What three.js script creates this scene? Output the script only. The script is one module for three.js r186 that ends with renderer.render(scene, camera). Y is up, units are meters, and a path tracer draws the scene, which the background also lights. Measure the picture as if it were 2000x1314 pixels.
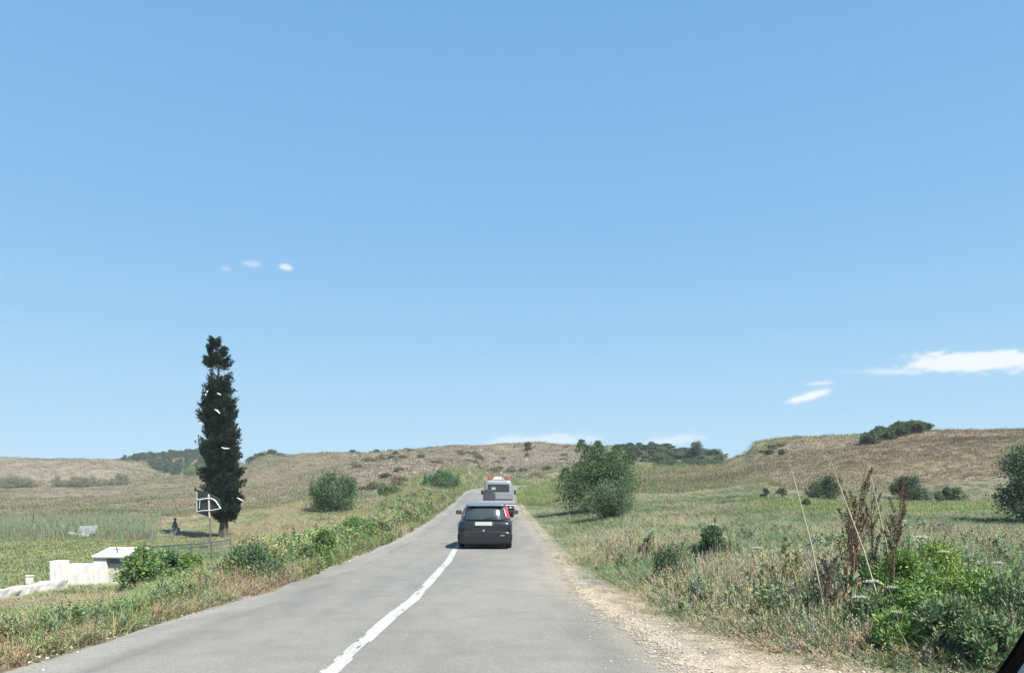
import * as THREE from 'three';
import { RoundedBoxGeometry } from 'three/addons/geometries/RoundedBoxGeometry.js';
import { mergeGeometries } from 'three/addons/utils/BufferGeometryUtils.js';

// ------------------------------------------------------------------ camera, sky, sun, exposure
const scene = new THREE.Scene();
const renderer = new THREE.WebGLRenderer({ antialias: true });
renderer.toneMapping = THREE.LinearToneMapping;
const EXPOSURE = 2.4;
renderer.toneMappingExposure = EXPOSURE;
renderer.shadowMap.enabled = true;
const EYE = 1.42;
const camera = new THREE.PerspectiveCamera(2 * Math.atan(990 / 1444) * 180 / Math.PI, 2000 / 1980, 0.05, 6000);
camera.setViewOffset(2000, 1980, 0, 0, 2000, 1314);      // lens shifted up: the level horizon lies low in the frame
camera.position.set(0, EYE, 0);
camera.lookAt(0, EYE, -100);
scene.add(camera);

const SUN = new THREE.Vector3(0.46, 0.85, 0.24).normalize();
const sun = new THREE.DirectionalLight(new THREE.Color(1.0, 0.95, 0.865), 4.6);
sun.position.copy(SUN).multiplyScalar(150); sun.target.position.set(0, 0, -40);
sun.castShadow = true; sun.shadow.radius = 1.5; sun.shadow.mapSize.set(4096, 4096);
Object.assign(sun.shadow.camera, { left: -150, right: 150, top: 200, bottom: -200, near: 1, far: 500 });
scene.add(sun, sun.target);
scene.fog = new THREE.FogExp2(new THREE.Color(0.86, 0.92, 1.0), 0.0004);

// ------------------------------------------------------------------ noise and random numbers
function rng(seed) { let a = seed >>> 0; return () => { a = (a + 0x6D2B79F5) | 0; let t = Math.imul(a ^ (a >>> 15), 1 | a); t = (t + Math.imul(t ^ (t >>> 7), 61 | t)) ^ t; return ((t ^ (t >>> 14)) >>> 0) / 4294967296; }; }
function h2(i, j, s) { let n = Math.imul(i, 374761393) + Math.imul(j, 668265263) + Math.imul(s, 974634777); n = Math.imul(n ^ (n >>> 13), 1274126177); return ((n ^ (n >>> 16)) >>> 0) / 4294967296; }
function vnoise(x, y, s = 0) {
  const i = Math.floor(x), j = Math.floor(y), f = x - i, g = y - j, u = f * f * (3 - 2 * f), v = g * g * (3 - 2 * g);
  const a = h2(i, j, s), b = h2(i + 1, j, s), c = h2(i, j + 1, s), d = h2(i + 1, j + 1, s);
  return (a + (b - a) * u) * (1 - v) + (c + (d - c) * u) * v;
}
function fbm(x, y, o = 4, s = 0) { let a = 0.5, t = 0, n = 0; for (let k = 0; k < o; k++) { t += a * vnoise(x, y, s + k * 17); n += a; a *= 0.5; x = x * 2.03 + 11.3; y = y * 2.03 + 5.7; } return t / n; }
const clamp = (x, a = 0, b = 1) => Math.min(b, Math.max(a, x));
const lerp = (a, b, t) => a + (b - a) * t;
const sstep = (a, b, x) => { const t = clamp((x - a) / (b - a)); return t * t * (3 - 2 * t); };
const mix3 = (a, b, t) => [lerp(a[0], b[0], t), lerp(a[1], b[1], t), lerp(a[2], b[2], t)];

// ------------------------------------------------------------------ sky: clear summer air with a few thin clouds
{
  const W = 3072, H = 1536, data = new Float32Array(W * H * 4), D = Math.PI / 180;
  const ramp = [[-90, [0.30, 0.33, 0.30]], [-2, [0.42, 0.58, 0.70]], [0, [0.52, 0.76, 0.93]], [5, [0.475, 0.73, 0.93]], [8.5, [0.415, 0.685, 0.92]], [13, [0.335, 0.61, 0.895]], [19, [0.268, 0.535, 0.86]], [27, [0.218, 0.475, 0.81]], [35, [0.188, 0.435, 0.765]], [60, [0.125, 0.32, 0.64]], [90, [0.10, 0.27, 0.58]]];
  // azimuth, elevation, half width, half height (degrees), how dense, slant
  const clouds = [[32.2, 9.35, 5.2, 0.92, 1.25, -0.085], [27.4, 9.2, 3.4, 0.28, 0.5, -0.085], [22.0, 7.9, 1.7, 0.42, 0.95, 0.25], [22.7, 8.75, 1.0, 0.22, 0.6, 0], [2.5, 5.15, 4.6, 0.55, 0.55, 0.03], [12.4, 5.0, 2.4, 0.5, 0.5, 0.05], [-17.0, 17.2, 0.62, 0.3, 0.75, 0], [-19.4, 17.2, 0.7, 0.3, 0.35, 0], [-21.2, 16.7, 0.5, 0.2, 0.3, 0]];
  for (let j = 0; j < H; j++) {
    const el = ((j + 0.5) / H - 0.5) * 180;
    let k = 0; while (k < ramp.length - 2 && el > ramp[k + 1][0]) k++;
    const base = mix3(ramp[k][1], ramp[k + 1][1], clamp((el - ramp[k][0]) / (ramp[k + 1][0] - ramp[k][0])));
    for (let i = 0; i < W; i++) {
      const az = (((i + 0.5) / W - 0.25) * 360 + 540) % 360 - 180;          // 0 = straight ahead (-z), positive to the right
      let c = base;
      if (el > 0 && el < 25 && Math.abs(az) < 50) {
        let dens = 0;
        for (const [ca, ce, ha, he, str, sl] of clouds) {
          const x = (az - ca) / ha, y = (el - ce - (az - ca) * sl) / he;
          if (Math.abs(x) > 1.6 || Math.abs(y) > 2.2) continue;
          const wob = fbm(az * 0.9 + ca, el * 3 + ce, 4, 5) - 0.5, fine = fbm(az * 3, el * 8, 3, 9) - 0.5;
          const r = Math.sqrt(x * x + (y > 0 ? y * y : y * y * 1.7)) + wob * 0.9 + fine * 0.35;
          dens = Math.max(dens, str * sstep(1.05, 0.45, r));
        }
        c = mix3(c, [0.93, 0.97, 1.0], clamp(dens, 0, 0.96));
      }
      const o = (j * W + i) * 4;
      data[o] = c[0] / EXPOSURE; data[o + 1] = c[1] / EXPOSURE; data[o + 2] = c[2] / EXPOSURE; data[o + 3] = 1;
    }
  }
  const sky = new THREE.DataTexture(data, W, H, THREE.RGBAFormat, THREE.FloatType);
  sky.mapping = THREE.EquirectangularReflectionMapping; sky.magFilter = sky.minFilter = THREE.LinearFilter; sky.needsUpdate = true;
  scene.background = sky; scene.environment = sky;
}

// ------------------------------------------------------------------ helpers for objects
const taken = {};
function numbered(n) { const k = taken[n] = (taken[n] ?? -1) + 1; return k ? `${n}_${String(k).padStart(3, '0')}` : n; }
function shade(o) { o.traverse((m) => { if (m.isMesh) m.castShadow = m.receiveShadow = true; }); return o; }
function tag(o, label, category, group, kind) { if (label) o.userData.label = label; if (category) o.userData.category = category; if (group) o.userData.group = group; if (kind) o.userData.kind = kind; return o; }
function thing(name, label, category, pos = [0, 0, 0], turn = 0, group) { const o = new THREE.Group(); o.name = numbered(name); o.position.set(...pos); o.rotation.y = turn; scene.add(o); return tag(o, label, category, group); }
function part(name, geometry, material, parent) { const m = new THREE.Mesh(geometry, material); m.name = name; m.castShadow = m.receiveShadow = true; parent.add(m); return m; }
function struct(name, geometry, material, label, category) { const m = new THREE.Mesh(geometry, material); m.name = numbered(name); m.castShadow = m.receiveShadow = true; scene.add(m); return tag(m, label, category, null, 'structure'); }
function clone(o, pos, turn, scale, label, group) { const c = o.clone(); c.name = numbered(o.name.replace(/_\d{3}$/, '')); scene.add(c); c.position.set(...pos); c.rotation.set(0, turn, 0); if (typeof scale === 'number') c.scale.setScalar(scale); else c.scale.set(...scale); c.userData = { ...o.userData }; if (label) c.userData.label = label; if (group) c.userData.group = group; return c; }
const lin = (r, g, b) => new THREE.Color().setRGB(r, g, b);
function std(o) { return new THREE.MeshStandardMaterial({ roughness: 0.9, ...o }); }
function phys(o) { return new THREE.MeshPhysicalMaterial(o); }

class MB {                                   // collects triangles, with a colour for each vertex
  constructor() { this.p = []; this.c = []; this.i = []; this.n = 0; }
  v(x, y, z, c) { this.p.push(x, y, z); this.c.push(c[0], c[1], c[2]); return this.n++; }
  quad(a, b, c, d, col) { const k = this.n; this.v(...a, col); this.v(...b, col); this.v(...c, col); this.v(...d, col); this.i.push(k, k + 1, k + 2, k, k + 2, k + 3); }
  tri(a, b, c, col) { const k = this.n; this.v(...a, col); this.v(...b, col); this.v(...c, col); this.i.push(k, k + 1, k + 2); }
  tube(pts, radii, sides, col) {              // tapered tube through points
    const rings = [];
    for (let s = 0; s < pts.length; s++) {
      const a = pts[Math.max(0, s - 1)], b = pts[Math.min(pts.length - 1, s + 1)];
      const t = new THREE.Vector3(b[0] - a[0], b[1] - a[1], b[2] - a[2]).normalize();
      const u = new THREE.Vector3(Math.abs(t.x) > 0.8 ? 0 : 1, 0, Math.abs(t.x) > 0.8 ? 1 : 0).cross(t).normalize(), w = t.clone().cross(u), ring = [];
      for (let k = 0; k < sides; k++) { const an = k / sides * 2 * Math.PI, r = radii[s]; ring.push(this.v(pts[s][0] + r * (u.x * Math.cos(an) + w.x * Math.sin(an)), pts[s][1] + r * (u.y * Math.cos(an) + w.y * Math.sin(an)), pts[s][2] + r * (u.z * Math.cos(an) + w.z * Math.sin(an)), col)); }
      rings.push(ring);
    }
    for (let s = 0; s + 1 < rings.length; s++) for (let k = 0; k < sides; k++) { const k2 = (k + 1) % sides; this.i.push(rings[s][k], rings[s][k2], rings[s + 1][k2], rings[s][k], rings[s + 1][k2], rings[s + 1][k]); }
    for (const [ring, flip] of [[rings[0], true], [rings[rings.length - 1], false]]) for (let k = 1; k + 1 < sides; k++) this.i.push(ring[0], ring[flip ? k + 1 : k], ring[flip ? k : k + 1]);
  }
  geo(smooth) { const g = new THREE.BufferGeometry(); g.setAttribute('position', new THREE.Float32BufferAttribute(this.p, 3)); g.setAttribute('color', new THREE.Float32BufferAttribute(this.c, 3)); g.setIndex(this.i); if (smooth) g.computeVertexNormals(); return g; }
}
function rbox(w, h, d, x = 0, y = 0, z = 0, r = 0.02, rot = [0, 0, 0]) { const g = new RoundedBoxGeometry(w, h, d, 2, Math.min(r, w / 2.01, h / 2.01, d / 2.01)); g.rotateX(rot[0]); g.rotateY(rot[1]); g.rotateZ(rot[2]); g.translate(x, y, z); return g; }
function merge(list) { return mergeGeometries(list.map((g) => { const k = g.index ? g.toNonIndexed() : g; for (const a of Object.keys(k.attributes)) if (!['position', 'normal', 'uv'].includes(a)) k.deleteAttribute(a); return k; })); }

// ------------------------------------------------------------------ the road: edges and height by distance ahead
// [distance ahead, left edge x, right edge x, height]
const ROADROWS = [[-60, -4.3, 1.8, 0], [-20, -4.4, 1.8, 0], [0, -4.42, 1.78, 0], [6.3, -4.42, 1.7, 0], [8.84, -4.3, 1.56, 0.003], [10.9, -4.14, 1.38, 0.01], [13, -4.05, 1.22, 0.02], [16, -4.1, 1.16, 0.04], [20, -4.2, 1.18, 0.06], [24, -4.35, 1.25, 0.1], [33, -4.55, 1.22, 0.27], [43, -4.76, 1.0, 0.66], [50, -4.92, 0.85, 0.97], [66, -5.3, 0.55, 1.72], [80, -5.6, 0.35, 2.6], [90, -5.55, 0.4, 3.3], [97, -5.2, 0.75, 3.75]];
const ROAD = [];                                                     // samples: x, z, height, half width, normal
{
  const pts = ROADROWS.map(([d, l, r, y]) => [(l + r) / 2, -d, y, (r - l) / 2]);
  pts.push([-1.1, -103, 4.15, 3.0], [0.9, -108, 4.5, 3.0], [4.2, -112, 4.8, 3.0], [9, -114.8, 5.05, 3.0], [16, -117, 5.4, 3.0], [28, -120, 6.0, 3.0], [45, -124, 7, 3.0]);
  const curve = new THREE.CatmullRomCurve3(pts.map((p) => new THREE.Vector3(p[0], p[2], p[1])), false, 'centripetal'), N = pts.length - 1;
  for (let k = 0; k < N; k++) {
    const len = Math.hypot(pts[k + 1][0] - pts[k][0], pts[k + 1][1] - pts[k][1]), n = Math.max(2, Math.ceil(len / 0.6));
    for (let s = 0; s < n; s++) { const t = (k + s / n) / N, p = curve.getPoint(t), tg = curve.getTangent(t), l = Math.hypot(tg.x, tg.z); ROAD.push({ x: p.x, z: p.z, y: p.y, w: lerp(pts[k][3], pts[k + 1][3], s / n), nx: -tg.z / l, nz: tg.x / l }); }
  }
  let s = 0; ROAD.forEach((r, k) => { if (k) s += Math.hypot(r.x - ROAD[k - 1].x, r.z - ROAD[k - 1].z); r.s = s; });
}
function roadAt(x, z) {                                              // how far outside the road edge, which side (-1 left, 1 right), road height
  let best = 1e9, bk = 0;
  const step = 6;
  for (let k = 0; k < ROAD.length; k += step) { const d = (ROAD[k].x - x) ** 2 + (ROAD[k].z - z) ** 2; if (d < best) { best = d; bk = k; } }
  for (let k = Math.max(0, bk - step); k <= Math.min(ROAD.length - 1, bk + step); k++) { const d = (ROAD[k].x - x) ** 2 + (ROAD[k].z - z) ** 2; if (d < best) { best = d; bk = k; } }
  const r = ROAD[bk], side = (x - r.x) * r.nx + (z - r.z) * r.nz;
  return { out: Math.sqrt(best) - r.w, side: side > 0 ? 1 : -1, y: r.y };
}

// ------------------------------------------------------------------ terrain heights: columns by bearing, each with height by distance
// [x per metre ahead, [distance, height], ...]
const COLS = [
  [-6, [4, -0.5], [20, -0.9], [60, -0.3], [150, 3], [300, 10], [600, 10]],
  [-1.3, [4, -0.5], [20, -0.9], [60, -0.2], [110, 1.3], [180, 5], [230, 12], [300, 18], [600, 16]],
  [-0.6925, [5, -0.6], [9, -0.9], [20, -0.95], [30, -0.78], [45, -0.5], [70, 0], [100, 0.9], [140, 2.6], [185, 5.3], [199, 6.5], [212, 9.2], [260, 17.4], [285, 20.1], [340, 20.4], [600, 16]],
  [-0.554, [5, -0.5], [10, -0.9], [22, -0.9], [32, -0.7], [45, -0.45], [70, 0.1], [100, 1.2], [140, 3.2], [185, 5.6], [200, 6.6], [214, 9.0], [255, 16.0], [285, 19.3], [340, 18.5], [600, 16]],
  [-0.464, [5, -0.3], [12, -0.7], [22, -0.85], [32, -0.65], [45, -0.4], [80, 0.6], [130, 3.4], [180, 6.6], [210, 9.2], [240, 11.3], [262, 12.4], [330, 23.4], [400, 23], [600, 20]],
  [-0.395, [5, -0.3], [14, -0.6], [25, -0.7], [45, -0.3], [80, 0.9], [130, 3.7], [180, 7.4], [220, 10.6], [260, 13.4], [330, 24.0], [400, 23], [600, 20]],
  [-0.332, [5, -0.2], [14, -0.4], [25, -0.45], [40, -0.1], [80, 1.2], [130, 5.0], [160, 9.0], [190, 14.0], [212, 16.4], [300, 15], [600, 14]],
  [-0.277, [5, 0], [16, -0.25], [30, -0.3], [45, 0.2], [60, 1.0], [90, 2.9], [120, 5.6], [150, 9.8], [190, 15.1], [300, 13], [600, 12]],
  [-0.208, [5, 0], [20, -0.15], [35, 0.1], [60, 1.1], [85, 2.8], [110, 6.2], [125, 8.7], [150, 11.4], [185, 15.1], [300, 14], [600, 12]],
  [-0.1385, [5, 0], [30, 0.2], [60, 1.6], [85, 3.5], [100, 5.5], [125, 9.2], [150, 12.0], [185, 15.6], [300, 14], [600, 12]],
  [-0.069, [5, 0], [30, 0.3], [60, 1.9], [90, 4.2], [105, 6.0], [130, 9.5], [160, 13.0], [190, 16.8], [300, 15], [600, 12]],
  [0.0, [5, 0], [50, 1.0], [90, 3.4], [110, 4.8], [125, 6.6], [150, 10.4], [175, 14.2], [195, 17.6], [300, 16], [600, 12]],
  [0.0346, [5, 0], [40, 0.7], [60, 1.8], [90, 4.0], [115, 5.8], [135, 8.6], [160, 12.3], [195, 18.0], [300, 16], [600, 12]],
  [0.069, [5, 0], [25, 0.35], [40, 1.1], [60, 2.2], [90, 4.6], [115, 6.8], [150, 11.2], [195, 17.4], [300, 16], [600, 12]],
  [0.1385, [5, 0], [20, 0.3], [30, 0.75], [45, 1.6], [70, 3.2], [110, 6.8], [150, 11.0], [190, 16.8], [300, 15], [600, 12]],
  [0.208, [5, 0], [20, 0.3], [40, 1.1], [70, 3.1], [110, 7.0], [140, 9.6], [180, 15.0], [300, 13], [600, 11]],
  [0.277, [5, 0], [20, 0.3], [40, 1.2], [70, 3.5], [100, 6.2], [130, 9.0], [170, 12.6], [300, 11], [600, 10]],
  [0.3116, [5, 0], [20, 0.25], [40, 1.3], [70, 3.8], [95, 6.6], [112, 8.9], [122, 9.1], [170, 9.5], [300, 9], [600, 9]],
  [0.334, [5, 0], [20, 0.25], [40, 1.3], [70, 4.2], [95, 8.2], [108, 10.7], [117, 11.1], [170, 9], [600, 9]],
  [0.374, [5, 0], [20, 0.25], [40, 1.3], [60, 2.4], [75, 5.0], [95, 9.5], [104, 10.8], [114, 11.0], [170, 9], [600, 9]],
  [0.471, [5, 0], [20, 0.25], [40, 1.2], [55, 2.0], [70, 4.6], [90, 8.9], [100, 10.75], [110, 11.1], [170, 9], [600, 9]],
  [0.554, [5, 0], [20, 0.25], [40, 1.2], [52, 1.8], [68, 4.8], [88, 9.2], [98, 11.2], [108, 11.5], [170, 9], [600, 9]],
  [0.6925, [5, 0], [20, 0.25], [35, 1.0], [48, 1.8], [65, 4.8], [85, 9.3], [96, 11.3], [106, 11.6], [170, 9], [600, 9]],
  [1.3, [4, 0], [20, 0.3], [40, 1.5], [60, 4], [85, 9.3], [100, 11.3], [170, 9], [600, 9]],
  [6, [4, 0], [20, 0.3], [60, 3], [150, 9], [600, 9]],
].map(([t, ...r]) => ({ f: Math.atan(t), r: r.map(([d, y]) => [d * Math.sqrt(1 + Math.min(t, 3) ** 2), y]) }));
for (const c of COLS) {                                              // slopes for a smooth curve without overshoot
  const r = c.r, m = [];
  for (let k = 0; k < r.length; k++) {
    const a = k ? (r[k][1] - r[k - 1][1]) / (r[k][0] - r[k - 1][0]) : 0, b = k + 1 < r.length ? (r[k + 1][1] - r[k][1]) / (r[k + 1][0] - r[k][0]) : 0;
    m.push(a * b <= 0 ? 0 : 2 * a * b / (a + b));
  }
  c.m = m;
}
function colHeight(c, rr) {
  const r = c.r; if (rr <= r[0][0]) return r[0][1]; const L = r.length - 1; if (rr >= r[L][0]) return r[L][1];
  let k = 0; while (rr > r[k + 1][0]) k++;
  const h = r[k + 1][0] - r[k][0], t = (rr - r[k][0]) / h, t2 = t * t, t3 = t2 * t;
  return (2 * t3 - 3 * t2 + 1) * r[k][1] + (t3 - 2 * t2 + t) * h * c.m[k] + (-2 * t3 + 3 * t2) * r[k + 1][1] + (t3 - t2) * h * c.m[k + 1];
}
function openLand(x, z) {
  const rr = Math.hypot(x, z), f = Math.atan2(x, -z);
  let y;
  if (f <= COLS[0].f) y = lerp(colHeight(COLS[0], rr), 0, clamp((COLS[0].f - f) / 0.6));
  else if (f >= COLS[COLS.length - 1].f) y = lerp(colHeight(COLS[COLS.length - 1], rr), 0, clamp((f - COLS[COLS.length - 1].f) / 0.6));
  else { let k = 0; while (f > COLS[k + 1].f) k++; const t = (f - COLS[k].f) / (COLS[k + 1].f - COLS[k].f), s = lerp(t, t * t * (3 - 2 * t), 0.7); y = lerp(colHeight(COLS[k], rr), colHeight(COLS[k + 1], rr), s); }
  const rough = clamp(rr / 160);
  const near = 1 - sstep(35, 90, rr);
  return y + (fbm(x * 0.06, z * 0.06, 2, 3) - 0.5) * (0.25 + 1.7 * rough) + near * ((fbm(x * 0.25, z * 0.25, 2, 5) - 0.5) * 0.14 + (fbm(x * 0.5, z * 0.5, 3, 8) - 0.5) * 0.1);
}
function land(x, z) {
  const r = roadAt(x, z);
  const bank = r.side < 0 ? 4.2 : 7;
  const y = openLand(x, z);
  if (r.out < 0.5) return r.y - lerp(0.05, 0.10, clamp(-r.out / 1));
  const t = sstep(0.5, bank, r.out);
  return lerp(r.y - 0.05 + (fbm(x * 0.8, z * 0.8, 3, 4) - 0.5) * 0.12 * sstep(0.5, 1.5, r.out), y, t);
}
const at = (t, d) => { const x = t * d, z = -d; return [x, land(x, z), z]; };
const px = (u) => (u - 1000) / 1444;                                  // bearing of a column of the survey picture

// ------------------------------------------------------------------ what grows where
const PAL = {
  soil: [0.225, 0.181, 0.133], dryland: [0.242, 0.206, 0.150], pinkland: [0.250, 0.192, 0.145], lawn: [0.181, 0.203, 0.080], greenland: [0.145, 0.171, 0.084], rubble: [0.185, 0.155, 0.128], sand: [0.36, 0.30, 0.225], olive: [0.181, 0.174, 0.102],
};
function ground(x, z, out, side) {
  const d = -z, t = d > 0.5 ? x / d : Math.sign(x) * 9, n = fbm(x * 0.06, z * 0.06, 4, 21), n2 = fbm(x * 0.35, z * 0.35, 4, 22), n3 = fbm(x * 0.02 + 7, z * 0.07, 3, 24);
  let c = mix3(PAL.dryland, PAL.olive, sstep(0.42, 0.62, n));
  let kind = 'meadow';
  const left = side < 0;
  if (left && d < 200) {
    if (d < 52) c = mix3(PAL.lawn, PAL.greenland, sstep(0.4, 0.65, n2));
    else c = mix3(mix3(PAL.lawn, PAL.dryland, 0.5), PAL.dryland, sstep(52, 80, d));
    if (d > 80) c = mix3(c, mix3(PAL.pinkland, PAL.olive, sstep(0.45, 0.6, n3)), 0.55);
    if (d > 90 && t > -0.34 ) c = mix3(c, PAL.olive, 0.3);
  } else if (left) { c = mix3(PAL.pinkland, PAL.dryland, sstep(0.35, 0.6, n3)); c = mix3(c, PAL.olive, 0.75 * sstep(-0.56, -0.49, t) + 0.25 * sstep(0.45, 0.6, n)); }
  else if (d < 55) c = mix3(PAL.soil, PAL.greenland, sstep(0.35, 0.6, n2) * 0.8);
  else { c = mix3(mix3(PAL.dryland, PAL.pinkland, 0.35), PAL.olive, sstep(0.46, 0.64, n3) * 0.75); const cap = sstep(0.30, 0.33, t) * sstep(0.42, 0.36, t) * sstep(92, 104, d); c = mix3(c, PAL.lawn, 0.7 * cap); }
  const rub = sstep(-0.24, -0.2, t) * sstep(0.115, 0.08, t) * sstep(103, 112, d) * sstep(190, 165, d);
  c = mix3(c, PAL.rubble, 0.85 * rub * sstep(0.3, 0.55, n2 + 0.15));
  if (t > 0.09 && t < 0.31 && d > 118) c = mix3(c, PAL.greenland, 0.6);
  if (out < 1.6) c = mix3(side > 0 && d < 60 ? PAL.sand : mix3(PAL.sand, PAL.soil, 0.6), c, sstep(0.0, 1.6, out + (n2 - 0.5) * 1.2));
  const g = (0.82 + 0.36 * n2) * (d > 60 ? 0.74 + 0.5 * fbm(x * 0.045, z * 0.13, 4, 44) : 1);
  return [c[0] * g, c[1] * g, c[2] * g];
}

// ------------------------------------------------------------------ textures: grain of soil, asphalt, paint
function grain(size, fn, srgb = true) {
  const data = new Uint8Array(size * size * 4);
  for (let j = 0; j < size; j++) for (let i = 0; i < size; i++) { const c = fn(i / size, j / size), o = (j * size + i) * 4; data[o] = clamp(c[0]) * 255; data[o + 1] = clamp(c[1]) * 255; data[o + 2] = clamp(c[2]) * 255; data[o + 3] = 255; }
  const t = new THREE.DataTexture(data, size, size); t.wrapS = t.wrapT = THREE.RepeatWrapping; t.magFilter = THREE.LinearFilter; t.minFilter = THREE.LinearMipmapLinearFilter; t.generateMipmaps = true; if (srgb) t.colorSpace = THREE.SRGBColorSpace; t.needsUpdate = true; return t;
}
function tnoise(u, v, p, s) { const x = u * p, y = v * p, i = Math.floor(x), j = Math.floor(y), f = x - i, g = y - j, a = f * f * (3 - 2 * f), b = g * g * (3 - 2 * g), m = (k) => ((k % p) + p) % p; return lerp(lerp(h2(m(i), m(j), s), h2(m(i + 1), m(j), s), a), lerp(h2(m(i), m(j + 1), s), h2(m(i + 1), m(j + 1), s), a), b); }
const tf = (u, v, p, o, s) => { let t = 0, a = 0.5, n = 0; for (let k = 0; k < o; k++) { t += a * tnoise(u, v, p << k, s + k); n += a; a *= 0.55; } return t / n; };
const soilMap = grain(512, (u, v) => { const a = tf(u, v, 6, 6, 31), b = tf(u, v, 40, 3, 41); const k = 0.62 + 0.42 * a + 0.28 * (b - 0.5); return [k, k * 0.985, k * 0.96]; });
soilMap.repeat.set(1, 1);

// ------------------------------------------------------------------ terrain sheet (all round, to the horizon)
{
  const fs = []; for (let a = -180; a < -48; a += 4) fs.push(a); for (let a = -48; a < 48; a += 0.22) fs.push(a); for (let a = 48; a <= 180; a += 4) fs.push(a);
  const rs = [0.6]; while (rs[rs.length - 1] < 420) rs.push(rs[rs.length - 1] * (rs[rs.length - 1] < 60 ? 1.03 : 1.013)); while (rs[rs.length - 1] < 4000) rs.push(rs[rs.length - 1] * 1.25);
  const P = [], C = [], UV = [], I = [], nf = fs.length, nr = rs.length;
  for (let j = 0; j < nr; j++) for (let i = 0; i < nf; i++) {
    const f = fs[i] * Math.PI / 180, x = rs[j] * Math.sin(f), z = -rs[j] * Math.cos(f), r = roadAt(x, z);
    P.push(x, land(x, z), z); C.push(...ground(x, z, r.out, r.side)); UV.push(x / 3.1, z / 3.1);
  }
  for (let j = 0; j + 1 < nr; j++) for (let i = 0; i + 1 < nf; i++) { const a = j * nf + i, b = a + 1, c = a + nf, d = c + 1; I.push(a, b, d, a, d, c); }
  const g = new THREE.BufferGeometry(); g.setAttribute('position', new THREE.Float32BufferAttribute(P, 3)); g.setAttribute('color', new THREE.Float32BufferAttribute(C, 3)); g.setAttribute('uv', new THREE.Float32BufferAttribute(UV, 2)); g.setIndex(I.reverse()); g.computeVertexNormals();
  if (g.attributes.normal.getY(50 * nf + 300) < 0) { I.reverse(); g.setIndex(I); g.computeVertexNormals(); }
  struct('terrain', g, std({ vertexColors: true, map: soilMap, bumpMap: soilMap, bumpScale: 0.05, roughness: 1 }));
}

// ------------------------------------------------------------------ asphalt road, painted line, sandy shoulder
function ribbon(lateral, lift, s0, s1, cols, colour, tile) {           // strip that follows the road; lateral(sample, 0..1) gives metres right of its middle
  const P = [], C = [], UV = [], I = []; let rows = 0;
  for (const r of ROAD) {
    if (r.s < s0 || r.s > s1) continue;
    for (let k = 0; k <= cols; k++) { const q = lateral(r, k / cols), x = r.x + r.nx * q, z = r.z + r.nz * q; P.push(x, r.y + lift + (r.crown ?? 0), z); C.push(...colour(x, z, q, r)); UV.push(q / tile, r.s / tile); }
    rows++;
  }
  for (let j = 0; j + 1 < rows; j++) for (let k = 0; k < cols; k++) { const a = j * (cols + 1) + k, b = a + 1, c = a + cols + 1, d = c + 1; I.push(a, b, d, a, d, c); }
  const g = new THREE.BufferGeometry(); g.setAttribute('position', new THREE.Float32BufferAttribute(P, 3)); g.setAttribute('color', new THREE.Float32BufferAttribute(C, 3)); g.setAttribute('uv', new THREE.Float32BufferAttribute(UV, 2)); g.setIndex(I); g.computeVertexNormals();
  if (g.attributes.normal.getY(2) < 0) { I.reverse(); g.setIndex(I); g.computeVertexNormals(); }
  return g;
}
const asphaltMap = grain(1024, (u, v) => {
  const a = tf(u, v, 8, 5, 51), b = tf(u, v, 180, 2, 61), c = tnoise(u, v, 420, 71);
  let k = 0.86 + 0.12 * (a - 0.5) + 0.16 * (b - 0.5) + 0.12 * (c - 0.5); if (c > 0.93) k += 0.12; if (c < 0.05) k -= 0.15;
  return [k, k, k * 0.985];
});
const s0 = ROAD.find((r) => r.z < 6).s;
struct('road', ribbon((r, k) => lerp(-r.w, r.w, k) + (k === 0 || k === 1 ? (fbm(r.s * 0.9, k * 9, 4, 77) - 0.5) * (k ? 0.1 : 0.34) : 0), 0, 0, 1e9, 64, (x, z, q, r) => {
  const e = r.w - Math.abs(q), n = fbm(x * 0.5, z * 0.16, 4, 81), m = fbm(x * 1.6, z * 0.5, 4, 83), big = fbm(x * 0.25, z * 0.05, 3, 85);
  let c = mix3([0.188, 0.184, 0.173], [0.238, 0.232, 0.216], sstep(0.35, 0.65, n * 0.6 + big * 0.4));
  const dust = sstep(q > 0 ? 1.3 : 0.8, -0.1, e + (m - 0.5) * 1.3);                   // pale dust and old surfacing along the margins
  c = mix3(c, q > 0 ? [0.33, 0.295, 0.24] : [0.305, 0.298, 0.272], 0.75 * dust);
  const track = Math.min(Math.abs(q - 0.75), Math.abs(q - 2.25), Math.abs(q + 0.95), Math.abs(q + 2.3)); c = mix3(c, [0.165, 0.163, 0.156], 0.35 * sstep(0.42, 0.05, track) * sstep(0.4, 0.6, fbm(x * 2.2, z * 0.25, 4, 86)));      // rubber left in the wheel tracks
  const seam = Math.abs(q + r.w - 0.55 - 0.3 * fbm(r.s * 0.35, 2, 3, 87)), worn = sstep(0.56, 0.68, fbm(x * 0.9, z * 0.3, 4, 88)) * sstep(4, 8, -z) * sstep(40, 22, -z);   // worn joint of an old repair and dark patches by the left edge
  if (q < -1.2) c = mix3(c, [0.15, 0.148, 0.142], 0.5 * sstep(0.12, 0.0, seam) * sstep(0.42, 0.55, fbm(r.s * 0.7, 5, 3, 89)) + 0.3 * worn * sstep(-1.4, -2.6, q));
  return c;
}, 2.4), std({ vertexColors: true, map: asphaltMap, bumpMap: asphaltMap, bumpScale: 0.006, roughness: 0.92 }));
const lineX = [[-60, -1.45], [0, -1.55], [6.3, -1.57], [9.5, -1.56], [11.3, -1.5], [18.4, -1.6], [24, -1.82], [33, -1.75], [50, -2.0], [66, -2.35], [97, -2.2]];
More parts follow.
